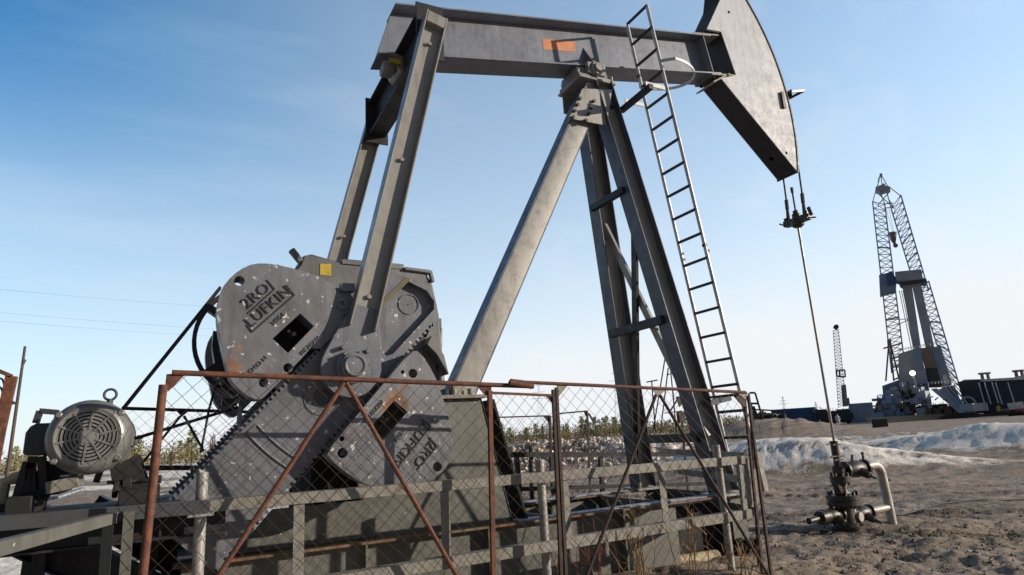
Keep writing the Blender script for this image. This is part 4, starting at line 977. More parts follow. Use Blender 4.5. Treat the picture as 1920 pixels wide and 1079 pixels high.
tag(tb.build('bent_pipe', 'groundpipe', loc=(-5, -.9, 1)), 'ochre bent pipe beside the motor stand at the left edge', 'pipe')

# ================================================================== PIPES LYING BY THE BASE
mb = MB(); a = P(1040, 1090, z=.12); b_ = P(1345, 1046, z=.12); mb.cyl(a, b_, .075, 16)
tag(mb.build('ground_pipe', 'groundpipe', loc=a), 'pale rusty pipe lying along the foot of the steel base', 'pipe')
mb = MB(); a = P(1396, 1027, y=-.75); b_ = a+V((.2, 1.2, 0)); mb.lathe(a, b_-a, [(0, .07), (0, .085), (1.0, .085), (1.0, .07), (0, .07)], 18)
tag(mb.build('ground_pipe', 'oily', loc=a), 'dark open ended pipe by the front corner of the base', 'pipe')
mb = MB(); a = P(1418, 1022, y=-.55); b_ = a+V((.2, 1.0, 0)); mb.lathe(a, b_-a, [(0, .055), (0, .07), (1.0, .07), (1.0, .055), (0, .055)], 16)
tag(mb.build('ground_pipe', 'oily', loc=a), 'smaller dark pipe end at the front corner, just right of the open one', 'pipe')

# ================================================================== WELL HEAD
WX = 3.425
WH = thing('wellhead', (WX, 0, 0), 'oily black wellhead with flanges and valves under the polished rod', 'wellhead')
mb = MB(); O = (WX, 0, 0)
mb.lathe(O, Z, [(-.15, .16), (.10, .16), (.10, .12), (.36, .11)], 20)
mb.build('casing', 'oily', WH)
def flange(z0, z1, r, nb, rb=.014, dome=0):
    k = MB(); mid = (z0+z1)/2
    k.lathe(O, Z, [(z0, r*.55), (z0, r), (mid-.008, r), (mid-.008, r*.94), (mid+.008, r*.94), (mid+.008, r), (z1, r), (z1, r*.55)], 22)
    for i in range(nb): t = 2*math.pi*i/nb+.2; c = V((WX+math.cos(t)*r*.82, math.sin(t)*r*.82, 0)); k.cyl(c+Z*(z0-.03), c+Z*(z1+.045), rb, 6)
    return k
flange(.30, .43, .205, 10, .02).build('flange', 'oily', WH, bevel=.004)
flange(.58, .66, .125, 8).build('flange', 'oily', WH, bevel=.003)
flange(-.02, .06, .19, 8, .02).build('flange', 'oily', WH)
mb = MB(); mb.lathe(O, Z, [(.40, .10), (.48, .075), (.60, .07)], 16); mb.lathe(O, Z, [(.64, .06), (.70, .075), (.78, .075), (.80, .045), (.92, .045), (.92, .05), (1.02, .05), (1.02, .045), (1.05, .05), (1.10, .05), (1.10, .018)], 16); mb.build('stuffing_box', 'oily', WH)
mb = MB()
for z, l in ((.905, .17), (.86, .12), (1.05, .10)): mb.cyl((WX-l, -.05, z), (WX+l*.9, .0, z), .012, 6)
mb.build('clamp', 'dark', WH)
mb = MB(); mb.cyl((WX+.08, 0, .16), (WX+.10, -.14, .16), .06, 12); mb.lathe((WX+.05, -.05, .0), Z, [(-.02, .055), (.34, .055)], 14); mb.build('side_spool', 'flowpipe', WH)
def valve(c, ax, L, r, name='valve', mt='oily'):
    c = V(c); ax = V(ax).normalized()
    k = MB(); k.lathe(c, ax, [(0, r*.55), (0, r*.95), (.035*L/.4, r*.95), (.035*L/.4, r*.6), (L*.22, r*.8), (L*.5, r), (L*.78, r*.8), (L*.90, r*.6), (L*.90, r*.95), (L, r*.95), (L, r*.4)], 10, smooth=True)
    up = Z; k.cyl(c+ax*L*.5, c+ax*L*.5+V((0, -.6, -.25)).normalized()*r*1.9, r*.62, 8, r*.4)
    s_ = c+ax*L*.5+V((0, -.6, -.25)).normalized()*r*1.8; k.cyl(s_, s_+V((.0, -.6, -.25)).normalized()*.10, .014, 6)
    k.beam(c+ax*L*.45+Z*r*.8, c+ax*L*.5+Z*r*1.55, .03, .03)
    return k.build(name, mt, WH, bevel=.004)
valve((WX+.10, 0, .72), (1, 0, .02), .44, .115)
valve((WX+.12, 0, .17), (1, 0, .02), .36, .10)
valve((WX-.10, 0, .20), (-1, 0, 0), .34, .10)
mb = MB(); mb.cyl((WX-.30, 0, .205), (WX-.52, -.02, .20), .075, 10, .085); mb.cyl((WX-.52, -.02, .20), (WX-.74, -.04, .19), .038, 12); mb.build('outlet_pipe', 'oily', WH)
mb = MB(); mb.lathe((WX-.735, -.04, .19), (-1, 0, 0), [(0, .038), (.01, .04), (.012, .028), (.0, .0)], 12); mb.build('pipe_end', 'black', WH)
mb = MB(); mb.lathe((WX-.10, -.05, .42), (-.6, -.2, .9), [(0, .03), (.0, .05), (.12, .055), (.16, .035), (.20, .045), (.2, 0)], 8); mb.build('plug', 'oily', WH)
xr_ = P(1668, 960, y=0).x
mb = MB(); xt = P(1655, 882, y=0); 
bend = [V((WX+.50, 0, .735)), V((xr_-.20, 0, .745))]+[V((xr_-.16+.14*math.sin(R_(t)), 0, .60+.145*math.cos(R_(t)))) for t in (15, 35, 55, 75, 90)]+[V((xr_+.0, 0, .3)), V((xr_+.02, 0, -.12))]
mb.tube(bend, .058, 16); mb.build('riser_pipe', 'flowpipe', WH)
mb = MB(); mb.cyl((WX+.46, 0, .18), (xr_, 0, .19), .045, 14); mb.build('branch_pipe', 'flowpipe', WH)
mb = MB(); mb.cyl((WX+.52, 0, .76), (WX+.50, -.02, .90), .015, 6); mb.box((WX+.50, -.02, .91), .03, .03, .03); mb.cyl((xr_+.05, 0, .55), (xr_+.13, 0, .53), .018, 6); mb.build('needle_valve', 'rustdark', WH)
mb = MB(); gc = V((WX-.06, -.12, .80)); mb.cyl((WX-.03, -.05, .74), gc, .010, 6); mb.lathe(gc, (-.5, -.8, 0), [(0, 0), (0, .045), (.025, .045), (.025, .038), (.02, 0)], 16); mb.build('gauge', 'oily', WH)
mb = MB(); pts = []
for i in range(24):
    x = 4.6+i*.35; pts.append(V((x, .2+.25*math.sin(i*.4)-i*.04, gh(x, .2+.25*math.sin(i*.4)-i*.04)[0]+.012)))
mb.tube(pts, .012, 5); tag(mb.build('cable', 'rubber', loc=pts[0]), 'black cable lying on the dirt right of the wellhead pipe', 'cable')

# ================================================================== BACKGROUND
def QP(px, py, D): return P(px, py, D=D)
def towards(px): v = ray(px, 800); return V((v.x, v.y, 0)).normalized()
def polyQ(pts, D, th): return MB().prism([[QPp(q[0], q[1], D, pts) for q in pts]], towards(sum(q[0] for q in pts)/len(pts))*th)
def QPp(px, py, D, pts):   # true vertical plane facing the viewer at ground distance D of the shape's centre
    c = sum(q[0] for q in pts)/len(pts); n = towards(c); v = ray(px, py); return CAM+v*(D/v.dot(n))
def PL(c, D):
    n = towards(c)
    def f(px, py, dd=0): v = ray(px, py); return CAM+v*((D+dd)/v.dot(n))
    return f
def lattice(fn, c0, c1, dep, nb, r, parent, name='mast_leg', m='riglattice', plat=()):
    """four-chord lattice column between photo-plane edges; c0/c1 = ((left px,py),(right px,py)) bottom and top"""
    k = MB(); rows = []
    for i in range(nb+1):
        t = i/nb; l = [c0[0][j]*(1-t)+c1[0][j]*t for j in (0, 1)]; r_ = [c0[1][j]*(1-t)+c1[1][j]*t for j in (0, 1)]
        rows.append([fn(l[0], l[1], 0), fn(r_[0], r_[1], 0), fn(r_[0], r_[1], dep), fn(l[0], l[1], dep)])
    for j in range(4):
        for i in range(nb):
            a, b_ = rows[i][j], rows[i+1][j]; k.tube([a, b_], r, 4, cap=False, smooth=False)
            a2, b2 = rows[i][(j+1) % 4], rows[i+1][(j+1) % 4]
            k.tube([a, b2] if (i+j) % 2 else [a2, b_], r*.55, 3, cap=False, smooth=False); k.tube([b_, b2], r*.6, 3, cap=False, smooth=False)
    for i in plat:
        q = rows[i]; k.add([p+Z*.0 for p in q]+[p+Z*.25 for p in q], [(0, 1, 2, 3), (4, 5, 6, 7), (0, 1, 5, 4), (1, 2, 6, 5), (2, 3, 7, 6), (3, 0, 4, 7)])
    return k.build(name, m, parent)
D0 = 130; fn = PL(1720, D0)
RG_ = thing('drilling_rig', tuple(PX(1720, D0)), 'tall bluish drilling rig with lattice mast and enclosed floor at the right', 'drilling rig')
lattice(fn, ((1672, 700), (1697, 690)), ((1636, 378), (1659, 384)), 2.2, 26, .13, RG_, plat=(2, 8, 14, 19))
lattice(fn, ((1722, 560), (1741, 545)), ((1671, 392), (1689, 366)), 2.2, 15, .13, RG_, plat=(3, 6, 9))
lattice(fn, ((1778, 712), (1803, 738)), ((1722, 540), (1741, 527)), 2.2, 16, .13, RG_, plat=(2, 4, 6, 8, 10))
k = MB()
for a, b_ in (((1636, 380), (1642, 358)), ((1659, 384), (1650, 358)), ((1671, 392), (1662, 358)), ((1689, 368), (1669, 352)), ((1645, 362), (1673, 388)), ((1668, 360), (1646, 385)), ((1655, 383), (1676, 381)), ((1657, 391), (1672, 389)), ((1665, 372), (1677, 392))):
    k.tube([fn(*a), fn(*b_)], .09, 4); k.tube([fn(*a, 2.2), fn(*b_, 2.2)], .09, 4)
for a, b_ in (((1645, 349), (1652, 328)), ((1652, 328), (1664, 349)), ((1647, 335), (1652, 328)), ((1647, 335), (1646, 350)), ((1652, 328), (1654, 350))): k.tube([fn(*a, 1), fn(*b_, 1)], .08, 4)
k.prism([[fn(1641, 357), fn(1642, 350), fn(1660, 348), fn(1669, 350), fn(1669, 354), fn(1650, 360)]], towards(1720)*2.2)
for q in ((1652, 328), (1657, 347), (1651, 350)): k.sphere(fn(q[0], q[1], 1), .28, 6)
k.build('crown', 'riggrey', RG_)
k = MB(); 
for a, b_ in (((1661, 390), (1674, 436)), ((1666, 388), (1676, 436))): k.tube([fn(*a, 1), fn(*b_, 1)], .03, 3)
k.tube([fn(1674, 436, 1), fn(1675, 450, 1), fn(1677, 457, 1)], [.62, .45, .2], 10); k.tube([fn(1677, 457, 1), fn(1679, 460, 1), fn(1680, 464, 1)], [.2, .42, .3], 8); k.build('travelling_block', 'rigbrown', RG_)
polyQ([(1648, 516), (1671, 510), (1681, 528), (1680, 545), (1650, 553)], D0-1, 3).build('racking_board', 'rigblue', RG_)
polyQ([(1662, 513), (1672, 508), (1679, 520), (1682, 531), (1664, 536)], D0-1.5, .4).build('racking_board', 'brightblue', RG_)
polyQ([(1678, 510), (1727, 505), (1731, 524), (1689, 528), (1681, 526)], D0-2, 4).build('wind_wall', 'riggrey', RG_); polyQ([(1686, 529), (1737, 523), (1738, 527), (1690, 533)], D0-2.3, 5).build('platform', 'rigdark', RG_)
for q in ([(1691, 532), (1709, 530), (1727, 653), (1713, 655)], [(1709, 530), (1726, 528), (1752, 652), (1736, 654)]):
    kk = polyQ(q, D0-.5, 1.6).build('pipe_stand', 'riggrey', RG_)
k = MB()
for a, b_ in (((1686, 545), (1709, 655)), ((1690, 545), (1713, 655)), ((1693, 545), (1716, 655)), ((1668, 600), (1715, 598)), ((1686, 608), (1702, 601)), ((1702, 601), (1718, 600))): k.tube([fn(*a, 1), fn(*b_, 1)], .07, 4)
k.build('guy_pipe', 'riglattice', RG_)
k = MB()   # small gin pole on the left
for a, b_ in (((1667, 640), (1661, 715)), ((1669, 640), (1676, 715)), ((1671, 650), (1686, 712)), ((1656, 654), (1690, 644)), ((1673, 690), (1686, 685)), ((1676, 712), (1688, 708))): k.tube([fn(*a, -2), fn(*b_, -2)], .14, 5)
k.tube([fn(1667, 637, -2), fn(1668, 652, -2)], .35, 6); k.build('gin_pole', 'rigbrown', RG_)
cab = MB()
polyQ([(1684, 665), (1712, 654), (1734, 652), (1745, 651), (1753, 700), (1756, 690), (1688, 706)], D0-3, .2)
def pq(pts, D, th, name, m, par=None): return polyQ(pts, D, th).build(name, m, par or RG_)
pq([(1684, 664), (1712, 655), (1718, 690), (1720, 760), (1688, 762), (1686, 720)], D0-3, 8, 'cabin', 'riggrey')
pq([(1712, 655), (1727, 653), (1733, 690), (1737, 757), (1722, 758)], D0-3.2, 8, 'cabin', 'rigblue')
pq([(1727, 653), (1745, 651), (1755, 690), (1735, 692)], D0-3.1, 8, 'cabin', 'rigbrown')
pq([(1745, 651), (1764, 650), (1776, 690), (1755, 691)], D0-2.8, 8, 'cabin', 'rigblue')
pq([(1735, 692), (1757, 690), (1766, 724), (1742, 725)], D0-2.9, 8, 'cabin', 'rigdark')
pq([(1757, 690), (1776, 690), (1785, 720), (1766, 724)], D0-2.7, 8, 'cabin', 'riggrey')
pq([(1767, 704), (1774, 702), (1778, 721), (1770, 721)], D0-3.0, .1, 'window', 'whitish')
pq([(1712, 693), (1735, 691), (1747, 756), (1727, 760)], D0-3.6, 1, 'wall_panel', 'rigblue')
pq([(1654, 724), (1687, 712), (1692, 770), (1659, 772)], D0-2, 6, 'doghouse', 'rigblue')
pq([(1646, 750), (1656, 746), (1662, 776), (1640, 778), (1641, 760)], D0-2, 4, 'step', 'rigbrown')
k = MB(); rnd = random.Random(11)
for i in range(70):
    x = rnd.uniform(1680, 1735); y = rnd.uniform(722, 770); k.tube([fn(x, y, -4-rnd.random()*2), fn(x+rnd.uniform(-8, 8), y+rnd.uniform(-10, 10), -4)], rnd.uniform(.1, .3), 5)
for i in range(16):
    x = rnd.uniform(1672, 1790); k.box(fn(x, rnd.uniform(765, 776), -4), 1.5, 1.5, rnd.uniform(.6, 1.4))
k.build('machinery', 'rigdark', RG_)
for nm_, m_, n_c, (xa, xb, ya, yb) in (('pump_skid', 'rigblue', 27, (1640, 1700, 748, 782)), ('machinery', 'riggrey', 24, (1665, 1740, 715, 780)), ('piping', 'rigbrown', 18, (1650, 1810, 756, 780))):
    k = MB()
    for i in range(n_c): k.box(fn(rnd.uniform(xa, xb), rnd.uniform(ya, yb), -5-rnd.random()*2), rnd.uniform(.3, 1.8), rnd.uniform(.3, 1.2), rnd.uniform(.3, 1.6))
    for i in range(10): x = rnd.uniform(xa, xb); y = rnd.uniform(ya-6, yb-6); k.tube([fn(x, y, -7), fn(x+rnd.uniform(-18, 18), y+rnd.uniform(-8, 8), -7)], .09, 4)
    k.build(nm_, m_, RG_)
k = MB()
for (xa, ya), (xb, yb) in (((1684, 660), (1765, 645)), ((1645, 746), (1690, 738)), ((1742, 722), (1790, 716))):
    for t in range(9): p_, q_ = xa+(xb-xa)*t/8, ya+(yb-ya)*t/8; k.tube([fn(p_, q_, -4), fn(p_-.6, q_-4.5, -4)], .05, 3)
    k.tube([fn(xa-.6, ya-4.5, -4), fn(xb-.6, yb-4.5, -4)], .05, 3); k.tube([fn(xa-.3, ya-2.2, -4), fn(xb-.3, yb-2.2, -4)], .04, 3)
k.build('railing', 'whitish', RG_)
pq([(1670, 762), (1712, 758), (1716, 782), (1674, 784)], D0-5, 3, 'tank', 'riggrey')
pq([(1738, 760), (1775, 757), (1782, 778), (1742, 780)], D0-3, 3, 'tank', 'rigdark')
k = MB(); n_ = towards(1770)
for dx in (0, 14): k.prism([[fn(1745+dx, 730, -5), fn(1756+dx, 728, -5), fn(1812+dx*1.1, 772, -9), fn(1800+dx, 776, -9)]], n_*.3)
for x in (1770, 1778, 1786): k.tube([fn(x, 724, -5), fn(x+42, 774, -9)], .15, 4)
k.build('ramp', 'riggrey', RG_)
pq([(1765, 727), (1790, 722), (1808, 770), (1790, 774)], D0-3, 2, 'ramp_side', 'rigbrown')
k = MB(); k.tube([fn(1711, 703, -6), fn(1726, 755, -6)], .18, 6); k.build('light_pole', 'riggrey', RG_)
k = MB(); k.sphere(fn(1711, 700, -6.4), .42, 8); k.build('lit_lamp', 'lamp', RG_)
k = MB(); k.sphere(fn(1690, 755, -6.4), .22, 8); k.build('lit_lamp', 'lamp', RG_)
# platform slab the rig stands on
k = MB(); k.prism([[fn(1622, 784, -18), fn(1700, 780, -14), fn(1800, 775, -10), fn(1868, 777, -8), fn(1876, 788, -8), fn(1800, 784, -10), fn(1740, 792, -14), fn(1640, 797, -18)]], n_*2)
tag(k.build('mat_platform', 'fardark', loc=PX(1750, 118)), 'long dark timber mat platform in front of the drilling rig', 'platform')
# long building
BD = thing('building', tuple(PX(1860, 128)), 'long low dark building with a snowy roof and leaning white pipes', 'building')
D1 = 128; fb_ = PL(1870, D1)
bx_ = lambda pts, dd, th, nm, m: MB().prism([[fb_(q[0], q[1], dd) for q in pts]], towards(1870)*th).build(nm, m, BD)
bx_([(1796, 716), (1838, 712), (1846, 775), (1812, 777)], -1, 8, 'wall', 'rigdark')
bx_([(1836, 713), (2010, 704), (2010, 778), (1844, 778)], 0, 8, 'wall', 'navy')
bx_([(1800, 716), (1808, 712), (1850, 711), (1900, 708), (1925, 702), (2010, 700), (2010, 709), (1920, 712), (1840, 716)], -.6, 9, 'roof', 'whitish')
for x in (1841, 1852, 1866, 1873, 1896, 1935): 
    k = MB(); k.tube([fb_(x-6, 718, -2), fb_(x+6, 756+(x % 3)*2, -4)], .08, 5); k.build('leaning_pipe', 'whitish', BD)
for x in (1843, 1854, 1907, 1918, 1960):
    k = MB(); y0 = 713-(x-1843)*.07; k.cyl(fb_(x, y0, 3), fb_(x, y0, 3)+Z*1.0, .25, 8); k.cyl(fb_(x, y0, 3)+Z*.9, fb_(x, y0, 3)+Z*1.2, .5, 8); k.build('roof_vent', 'rigbrown', BD)
k = MB(); c = fb_(1816, 757, -5); k.tube([c+V((math.cos(t)*1.3, math.sin(t)*1.3, 0)) *1 if False else c+towards(1870).cross(Z)*math.cos(t)*.9+Z*math.sin(t)*1.0 for t in [R_(i*20) for i in range(10)]], .18, 6)
k.box(fb_(1826, 764, -5), 4, 2, 1.2); tag(k.build('pump_skid', 'riggrey', loc=PX(1820, 120)), 'grey pump skid with curved pipe in front of the long building', 'pump skid')
TR = thing('trailer', tuple(PX(1905, 116)), 'white and red trailer parked before the long building', 'trailer')
ft = PL(1900, 116)
MB().prism([[ft(1888, 757), ft(1918, 753), ft(1922, 766), ft(1892, 769)]], towards(1900)*3).build('body', 'whitish', TR)
MB().prism([[ft(1905, 767), ft(1940, 764), ft(1940, 779), ft(1908, 781)]], towards(1900)*2.5).build('lower_body', 'red', TR)
k = MB()
for x in (1898, 1912, 1926): MB().lathe(ft(x, 778, -.2), towards(1900), [(0, 0), (0, .5), (.3, .5), (.3, 0)], 12).build('wheel', 'rubber', TR)
DZ = thing('excavator', tuple(PX(1872, 114)), 'small ochre machine standing left of the white and red trailer', 'machine')
fz = PL(1872, 114)
MB().prism([[fz(1868, 762), fz(1875, 761), fz(1877, 773), fz(1870, 775)]], towards(1872)*2).build('cab', 'ochre', DZ); MB().prism([[fz(1876, 768), fz(1890, 766), fz(1892, 775), fz(1877, 777)]], towards(1872)*2).build('body', 'rigbrown', DZ)
k = MB(); k.beam(fz(1868, 776), fz(1890, 775), .7, .6); k.build('track', 'rubber', DZ)
# wellhead box in front of the rig
bt_ = PL(1655, 62); MB_ = MB().prism([[bt_(1634, 787), bt_(1663, 785), bt_(1666, 800), bt_(1636, 803)]], towards(1655)*1.2); tag(MB_.build('crate', 'mach', loc=PX(1650, 62)), 'rusty brown steel crate on the dirt left of the snow berm', 'crate')
# second rig
D2_ = 165; f2 = PL(1580, D2_)
R2 = thing('workover_rig', tuple(PX(1580, D2_)), 'slim distant workover rig with lattice mast between the trucks', 'drilling rig')
lattice(f2, ((1572, 765), (1587, 762)), ((1562, 620), (1572, 618)), 1.3, 24, .085, R2, name='mast')
k = MB(); k.prism([[f2(1562, 614), f2(1565, 609), f2(1571, 609), f2(1573, 613), f2(1568, 619)]], towards(1580)*1.4); k.build('crown', 'rigdark', R2)
k = MB()
for a, b_ in (((1568, 695), (1584, 694)), ((1569, 706), (1584, 707)), ((1568, 695), (1569, 706)), ((1574, 694), (1575, 708)), ((1584, 694), (1585, 708))): k.tube([f2(*a, -.4), f2(*b_, -.4)], .18, 5)
k.build('racking_board', 'rigdark', R2)
k = MB(); k.prism([[f2(1577, 723), f2(1586, 721), f2(1590, 762), f2(1580, 763)]], towards(1580)*1.2); k.prism([[f2(1588, 747), f2(1592, 746), f2(1594, 760), f2(1589, 761)]], towards(1580)*1); k.build('hoist_housing', 'rigbrown', R2)
k = MB(); k.prism([[f2(1548, 772), f2(1606, 768), f2(1608, 786), f2(1550, 788)]], towards(1580)*2.5); k.build('carrier_body', 'rigdark', R2)
k = MB()
for x in range(1554, 1606, 9): MB().lathe(f2(x, 790-(x-1554)*.06, -.2), towards(1580), [(0, 0), (0, .65), (.4, .65), (.4, 0)], 12).build('wheel', 'rubber', R2)
# trucks and containers on the horizon
def truck(px, D, L, hgt, m, mc, label, pxr=1):
    c = PX(px, D); t = thing('truck', tuple(c), label, 'truck', 'trucks and containers near the horizon'); n = towards(px); r = n.cross(Z)
    MB().prism([[c+r*(-L/2)+Z*.9, c+r*(L*.22)+Z*.9, c+r*(L*.22)+Z*hgt, c+r*(-L/2)+Z*hgt]], n*2.4).build('body', m, t)
    MB().prism([[c+r*(L*.25)+Z*.7, c+r*(L/2)+Z*.7, c+r*(L/2)+Z*(1.5), c+r*(L*.42)+Z*2.5, c+r*(L*.25)+Z*2.6]], n*2.3).build('cab', mc, t, bevel=.06)
    MB().prism([[c-n*.02+r*(L*.30)+Z*1.6, c-n*.02+r*(L*.45)+Z*1.6, c-n*.02+r*(L*.41)+Z*2.3, c-n*.02+r*(L*.30)+Z*2.3]], n*.04).build('window', 'rigdark', t)
    for s in (-.38, -.22, .36):
        k = MB(); k.lathe(c+r*L*s+Z*.55+n*.05, n, [(0, 0), (0, .55), (.35, .55), (.35, 0)], 12); k.build('wheel', 'rubber', t)
truck(1535, 150, 8, 3.0, 'rigdark', 'brightblue', 'dark truck with blue cab left of the slim rig')
truck(1612, 150, 8, 2.8, 'mach', 'rigblue', 'brown truck just right of the slim rig')
truck(1500, 175, 7, 2.6, 'rigblue', 'rigdark', 'pale blue truck leftmost on the horizon')
truck(1560, 130, 7, 2.4, 'rigdark', 'rigdark', 'black truck in front of the slim rig carrier')
for px, D, w, h_, m, lab in ((1490, 130, 7.5, 3.3, 'brightblue', 'bright blue steel container on the horizon'), (1513, 134, 4.0, 3.0, 'brightblue', 'narrower blue container right of the bright one'), (1617, 140, 4.0, 3.6, 'rigblue', 'pale blue tank container beside the drilling rig')):
    c = PX(px, D); n = towards(px); r = n.cross(Z); t = thing('container', tuple(c), lab, 'container', 'trucks and containers near the horizon')
    MB().prism([[c-r*w/2, c+r*w/2, c+r*w/2+Z*h_, c-r*w/2+Z*h_]], n*2.4).build('body', m, t)
    k = MB()
    for i in range(int(w/.6)+1): p = c-r*w/2+r*i*.6-n*.04; k.beam(p+Z*.1, p+Z*(h_-.1), .12, .08)
    k.build('rib', m, t)
# machine cluster with ladder
CM = thing('oilfield_machine', tuple(PX(1440, 88)), 'dark cluttered oilfield machine with steep ladder at left', 'machine')
fm = PL(1440, 88); k = MB(); rnd = random.Random(3)
for i in range(80):
    x = rnd.uniform(1412, 1474); y = rnd.uniform(778, 806); k.box(fm(x, y, rnd.uniform(0, 3)), rnd.uniform(.2, .9), rnd.uniform(.2, .9), rnd.uniform(.2, .9))
k.build('machinery', 'mach', CM)
k = MB()
for a, b_ in (((1408, 768), (1470, 771)), ((1410, 777), (1445, 776)), ((1412, 770), (1412, 800)), ((1430, 769), (1431, 800)), ((1450, 770), (1451, 800)), ((1470, 771), (1472, 806))): k.tube([fm(*a), fm(*b_)], .10, 5)
k.build('frame', 'mach', CM)
k = MB()
for a, b_ in (((1404, 738), (1408, 770)), ((1416, 737), (1436, 805)), ((1405, 737), (1416, 737)), ((1407, 757), (1421, 757)), ((1408, 758), (1420, 788)), ((1413, 762), (1424, 790))): k.tube([fm(*a, -1), fm(*b_, -1)], .13, 5)
k.build('ladder', 'mach', CM)
k = MB(); fs_ = PL(1510, 95)
k.tube([fs_(1506, 806), fs_(1508, 791)], .1, 5); k.tube([fs_(1507, 790), fs_(1515, 806)], .16, 5); tag(k.build('sign_post', 'whitish', loc=PX(1510, 95)), 'pale slanted timber trestle left of the walking person', 'trestle')
# far mast of thin pipes between the legs
k = MB(); f4 = PL(1245, 45)
for a, b_ in (((1247, 672), (1224, 812)), ((1253, 690), (1238, 812)), ((1257, 690), (1270, 824)), ((1250, 703), (1256, 702)), ((1262, 735), (1268, 815))): k.tube([f4(*a), f4(*b_)], .045, 5)
tag(k.build('pipe_mast', 'mach', loc=PX(1245, 45)), 'thin dark pipe mast with splayed legs seen between the samson post legs', 'mast')
k = MB(); 
for a, b_ in (((1222, 716), (1229, 812)), ((1212, 717), (1233, 713))): k.tube([f4(*a), f4(*b_)], .045, 5)
tag(k.build('utility_pole', 'mach', loc=PX(1228, 45)), 'thin dark pole with one cross arm left of the pipe mast', 'pole')
# utility pole at left, power lines
k = MB(); pb = P(10, 905, y=45.5) if False else PX(14, 50); pt_ = P(47, 650, D=47); k.tube([pb, pt_], [.11, .07], 8)
k.beam(P(42, 682, D=47), P(46, 683, D=47), .25, .5); k.build if False else None
tag(k.build('utility_pole', 'wood', loc=pb), 'leaning dark wooden pole at the left edge behind the motor', 'pole')
for i, (y0, y1, x1) in enumerate(((537, 572, 360), (581, 612, 350), (598, 624, 340))):
    k = MB(); a = P(-200, y0-14, D=190); b_ = P(x1+260, y1+14, D=260); pts = [a*(1-t)+b_*t-Z*(4*t*(1-t))*1.2 for t in [j/12 for j in range(13)]]
    k.tube(pts, .035, 3, cap=False); tag(k.build('power_line', 'powerwire', loc=a), ['faint power line high in the left sky, topmost of three', 'faint power line in the left sky, middle of three', 'faint power line in the left sky, lowest of three'][i], 'power line', 'power lines in the left sky')
def pylon(px, pyt, D, label):
    p0 = PX(px, D); top_ = P(px-3, pyt, D=D); h = top_.z; k = MB(); r = towards(px).cross(Z); n = towards(px)
    for sx in (-1, 1):
        for sy in (-1, 1): k.tube([p0+r*sx*h*.09+n*sy*h*.09, p0+Z*h], D*.00032, 3, cap=False)
    for i in range(9):
        z0, z1 = h*i/9, h*(i+1)/9; w0, w1 = h*.09*(1-i/9), h*.09*(1-(i+1)/9); k.tube([p0-r*w0+Z*z0, p0+r*w1+Z*z1], D*.0002, 3, cap=False); k.tube([p0+r*w0+Z*z0, p0-r*w1+Z*z1], D*.0002, 3, cap=False)
    for q in (.68, .8, .92): k.tube([p0+Z*h*q-r*h*.16*(1.1-q)*2.4, p0+Z*h*q+r*h*.16*(1.1-q)*2.4], D*.0003, 3, cap=False)
    tag(k.build('pylon', 'pylon', loc=p0), label, 'pylon', 'distant power pylons')
pylon(1474, 742, 420, 'faint lattice pylon on the horizon right of the dark machine')
pylon(1534, 753, 520, 'faint short pylon on the horizon behind the rod')
pylon(1164, 690, 330, 'faint lattice pylon left of the far samson post leg')
pylon(1016, 715, 420, 'faint lattice pylon behind the narrow fence panel')

# person
PE = PX(1570, 104)
def person():
    h = 1.72; n = towards(1570); r = n.cross(Z); sk = [ (0, 0, .95), (0, 0, 1.15), (0, 0, 1.38), (0, 0, 1.48), (0, .02, 1.60), (.17, 0, 1.38), (.24, .02, 1.12), (.22, .10, .90), (-.17, 0, 1.38), (-.25, .02, 1.12), (-.23, -.05, .88), (.10, 0, .90), (.13, .12, .50), (.13, .05, .08), (.13, .16, .04), (-.10, 0, .90), (-.12, -.10, .50), (-.12, -.22, .10), (-.12, -.12, .04), (.21, .14, .82), (-.22, -.02, .80)]
    ed = [(0, 1), (1, 2), (2, 3), (3, 4), (2, 5), (5, 6), (6, 7), (2, 8), (8, 9), (9, 10), (0, 11), (11, 12), (12, 13), (13, 14), (0, 15), (15, 16), (16, 17), (17, 18), (7, 19), (10, 20)]
    rad = [.15, .14, .17, .06, .10, .07, .05, .04, .07, .05, .04, .10, .075, .05, .045, .10, .075, .05, .045, .04, .04]
    me = bpy.data.meshes.new('person'); me.from_pydata([tuple(r*x+n*y+Z*z) for x, y, z in sk], ed, [])
    o = bpy.data.objects.new('person', me); col.objects.link(o); o.location = PE
    sm = o.modifiers.new('skin', 'SKIN'); 
    for i, v in enumerate(me.skin_vertices[0].data if me.skin_vertices else []): v.radius = (rad[i], rad[i])
    return o, rad
bpyo = None
me_ok = True
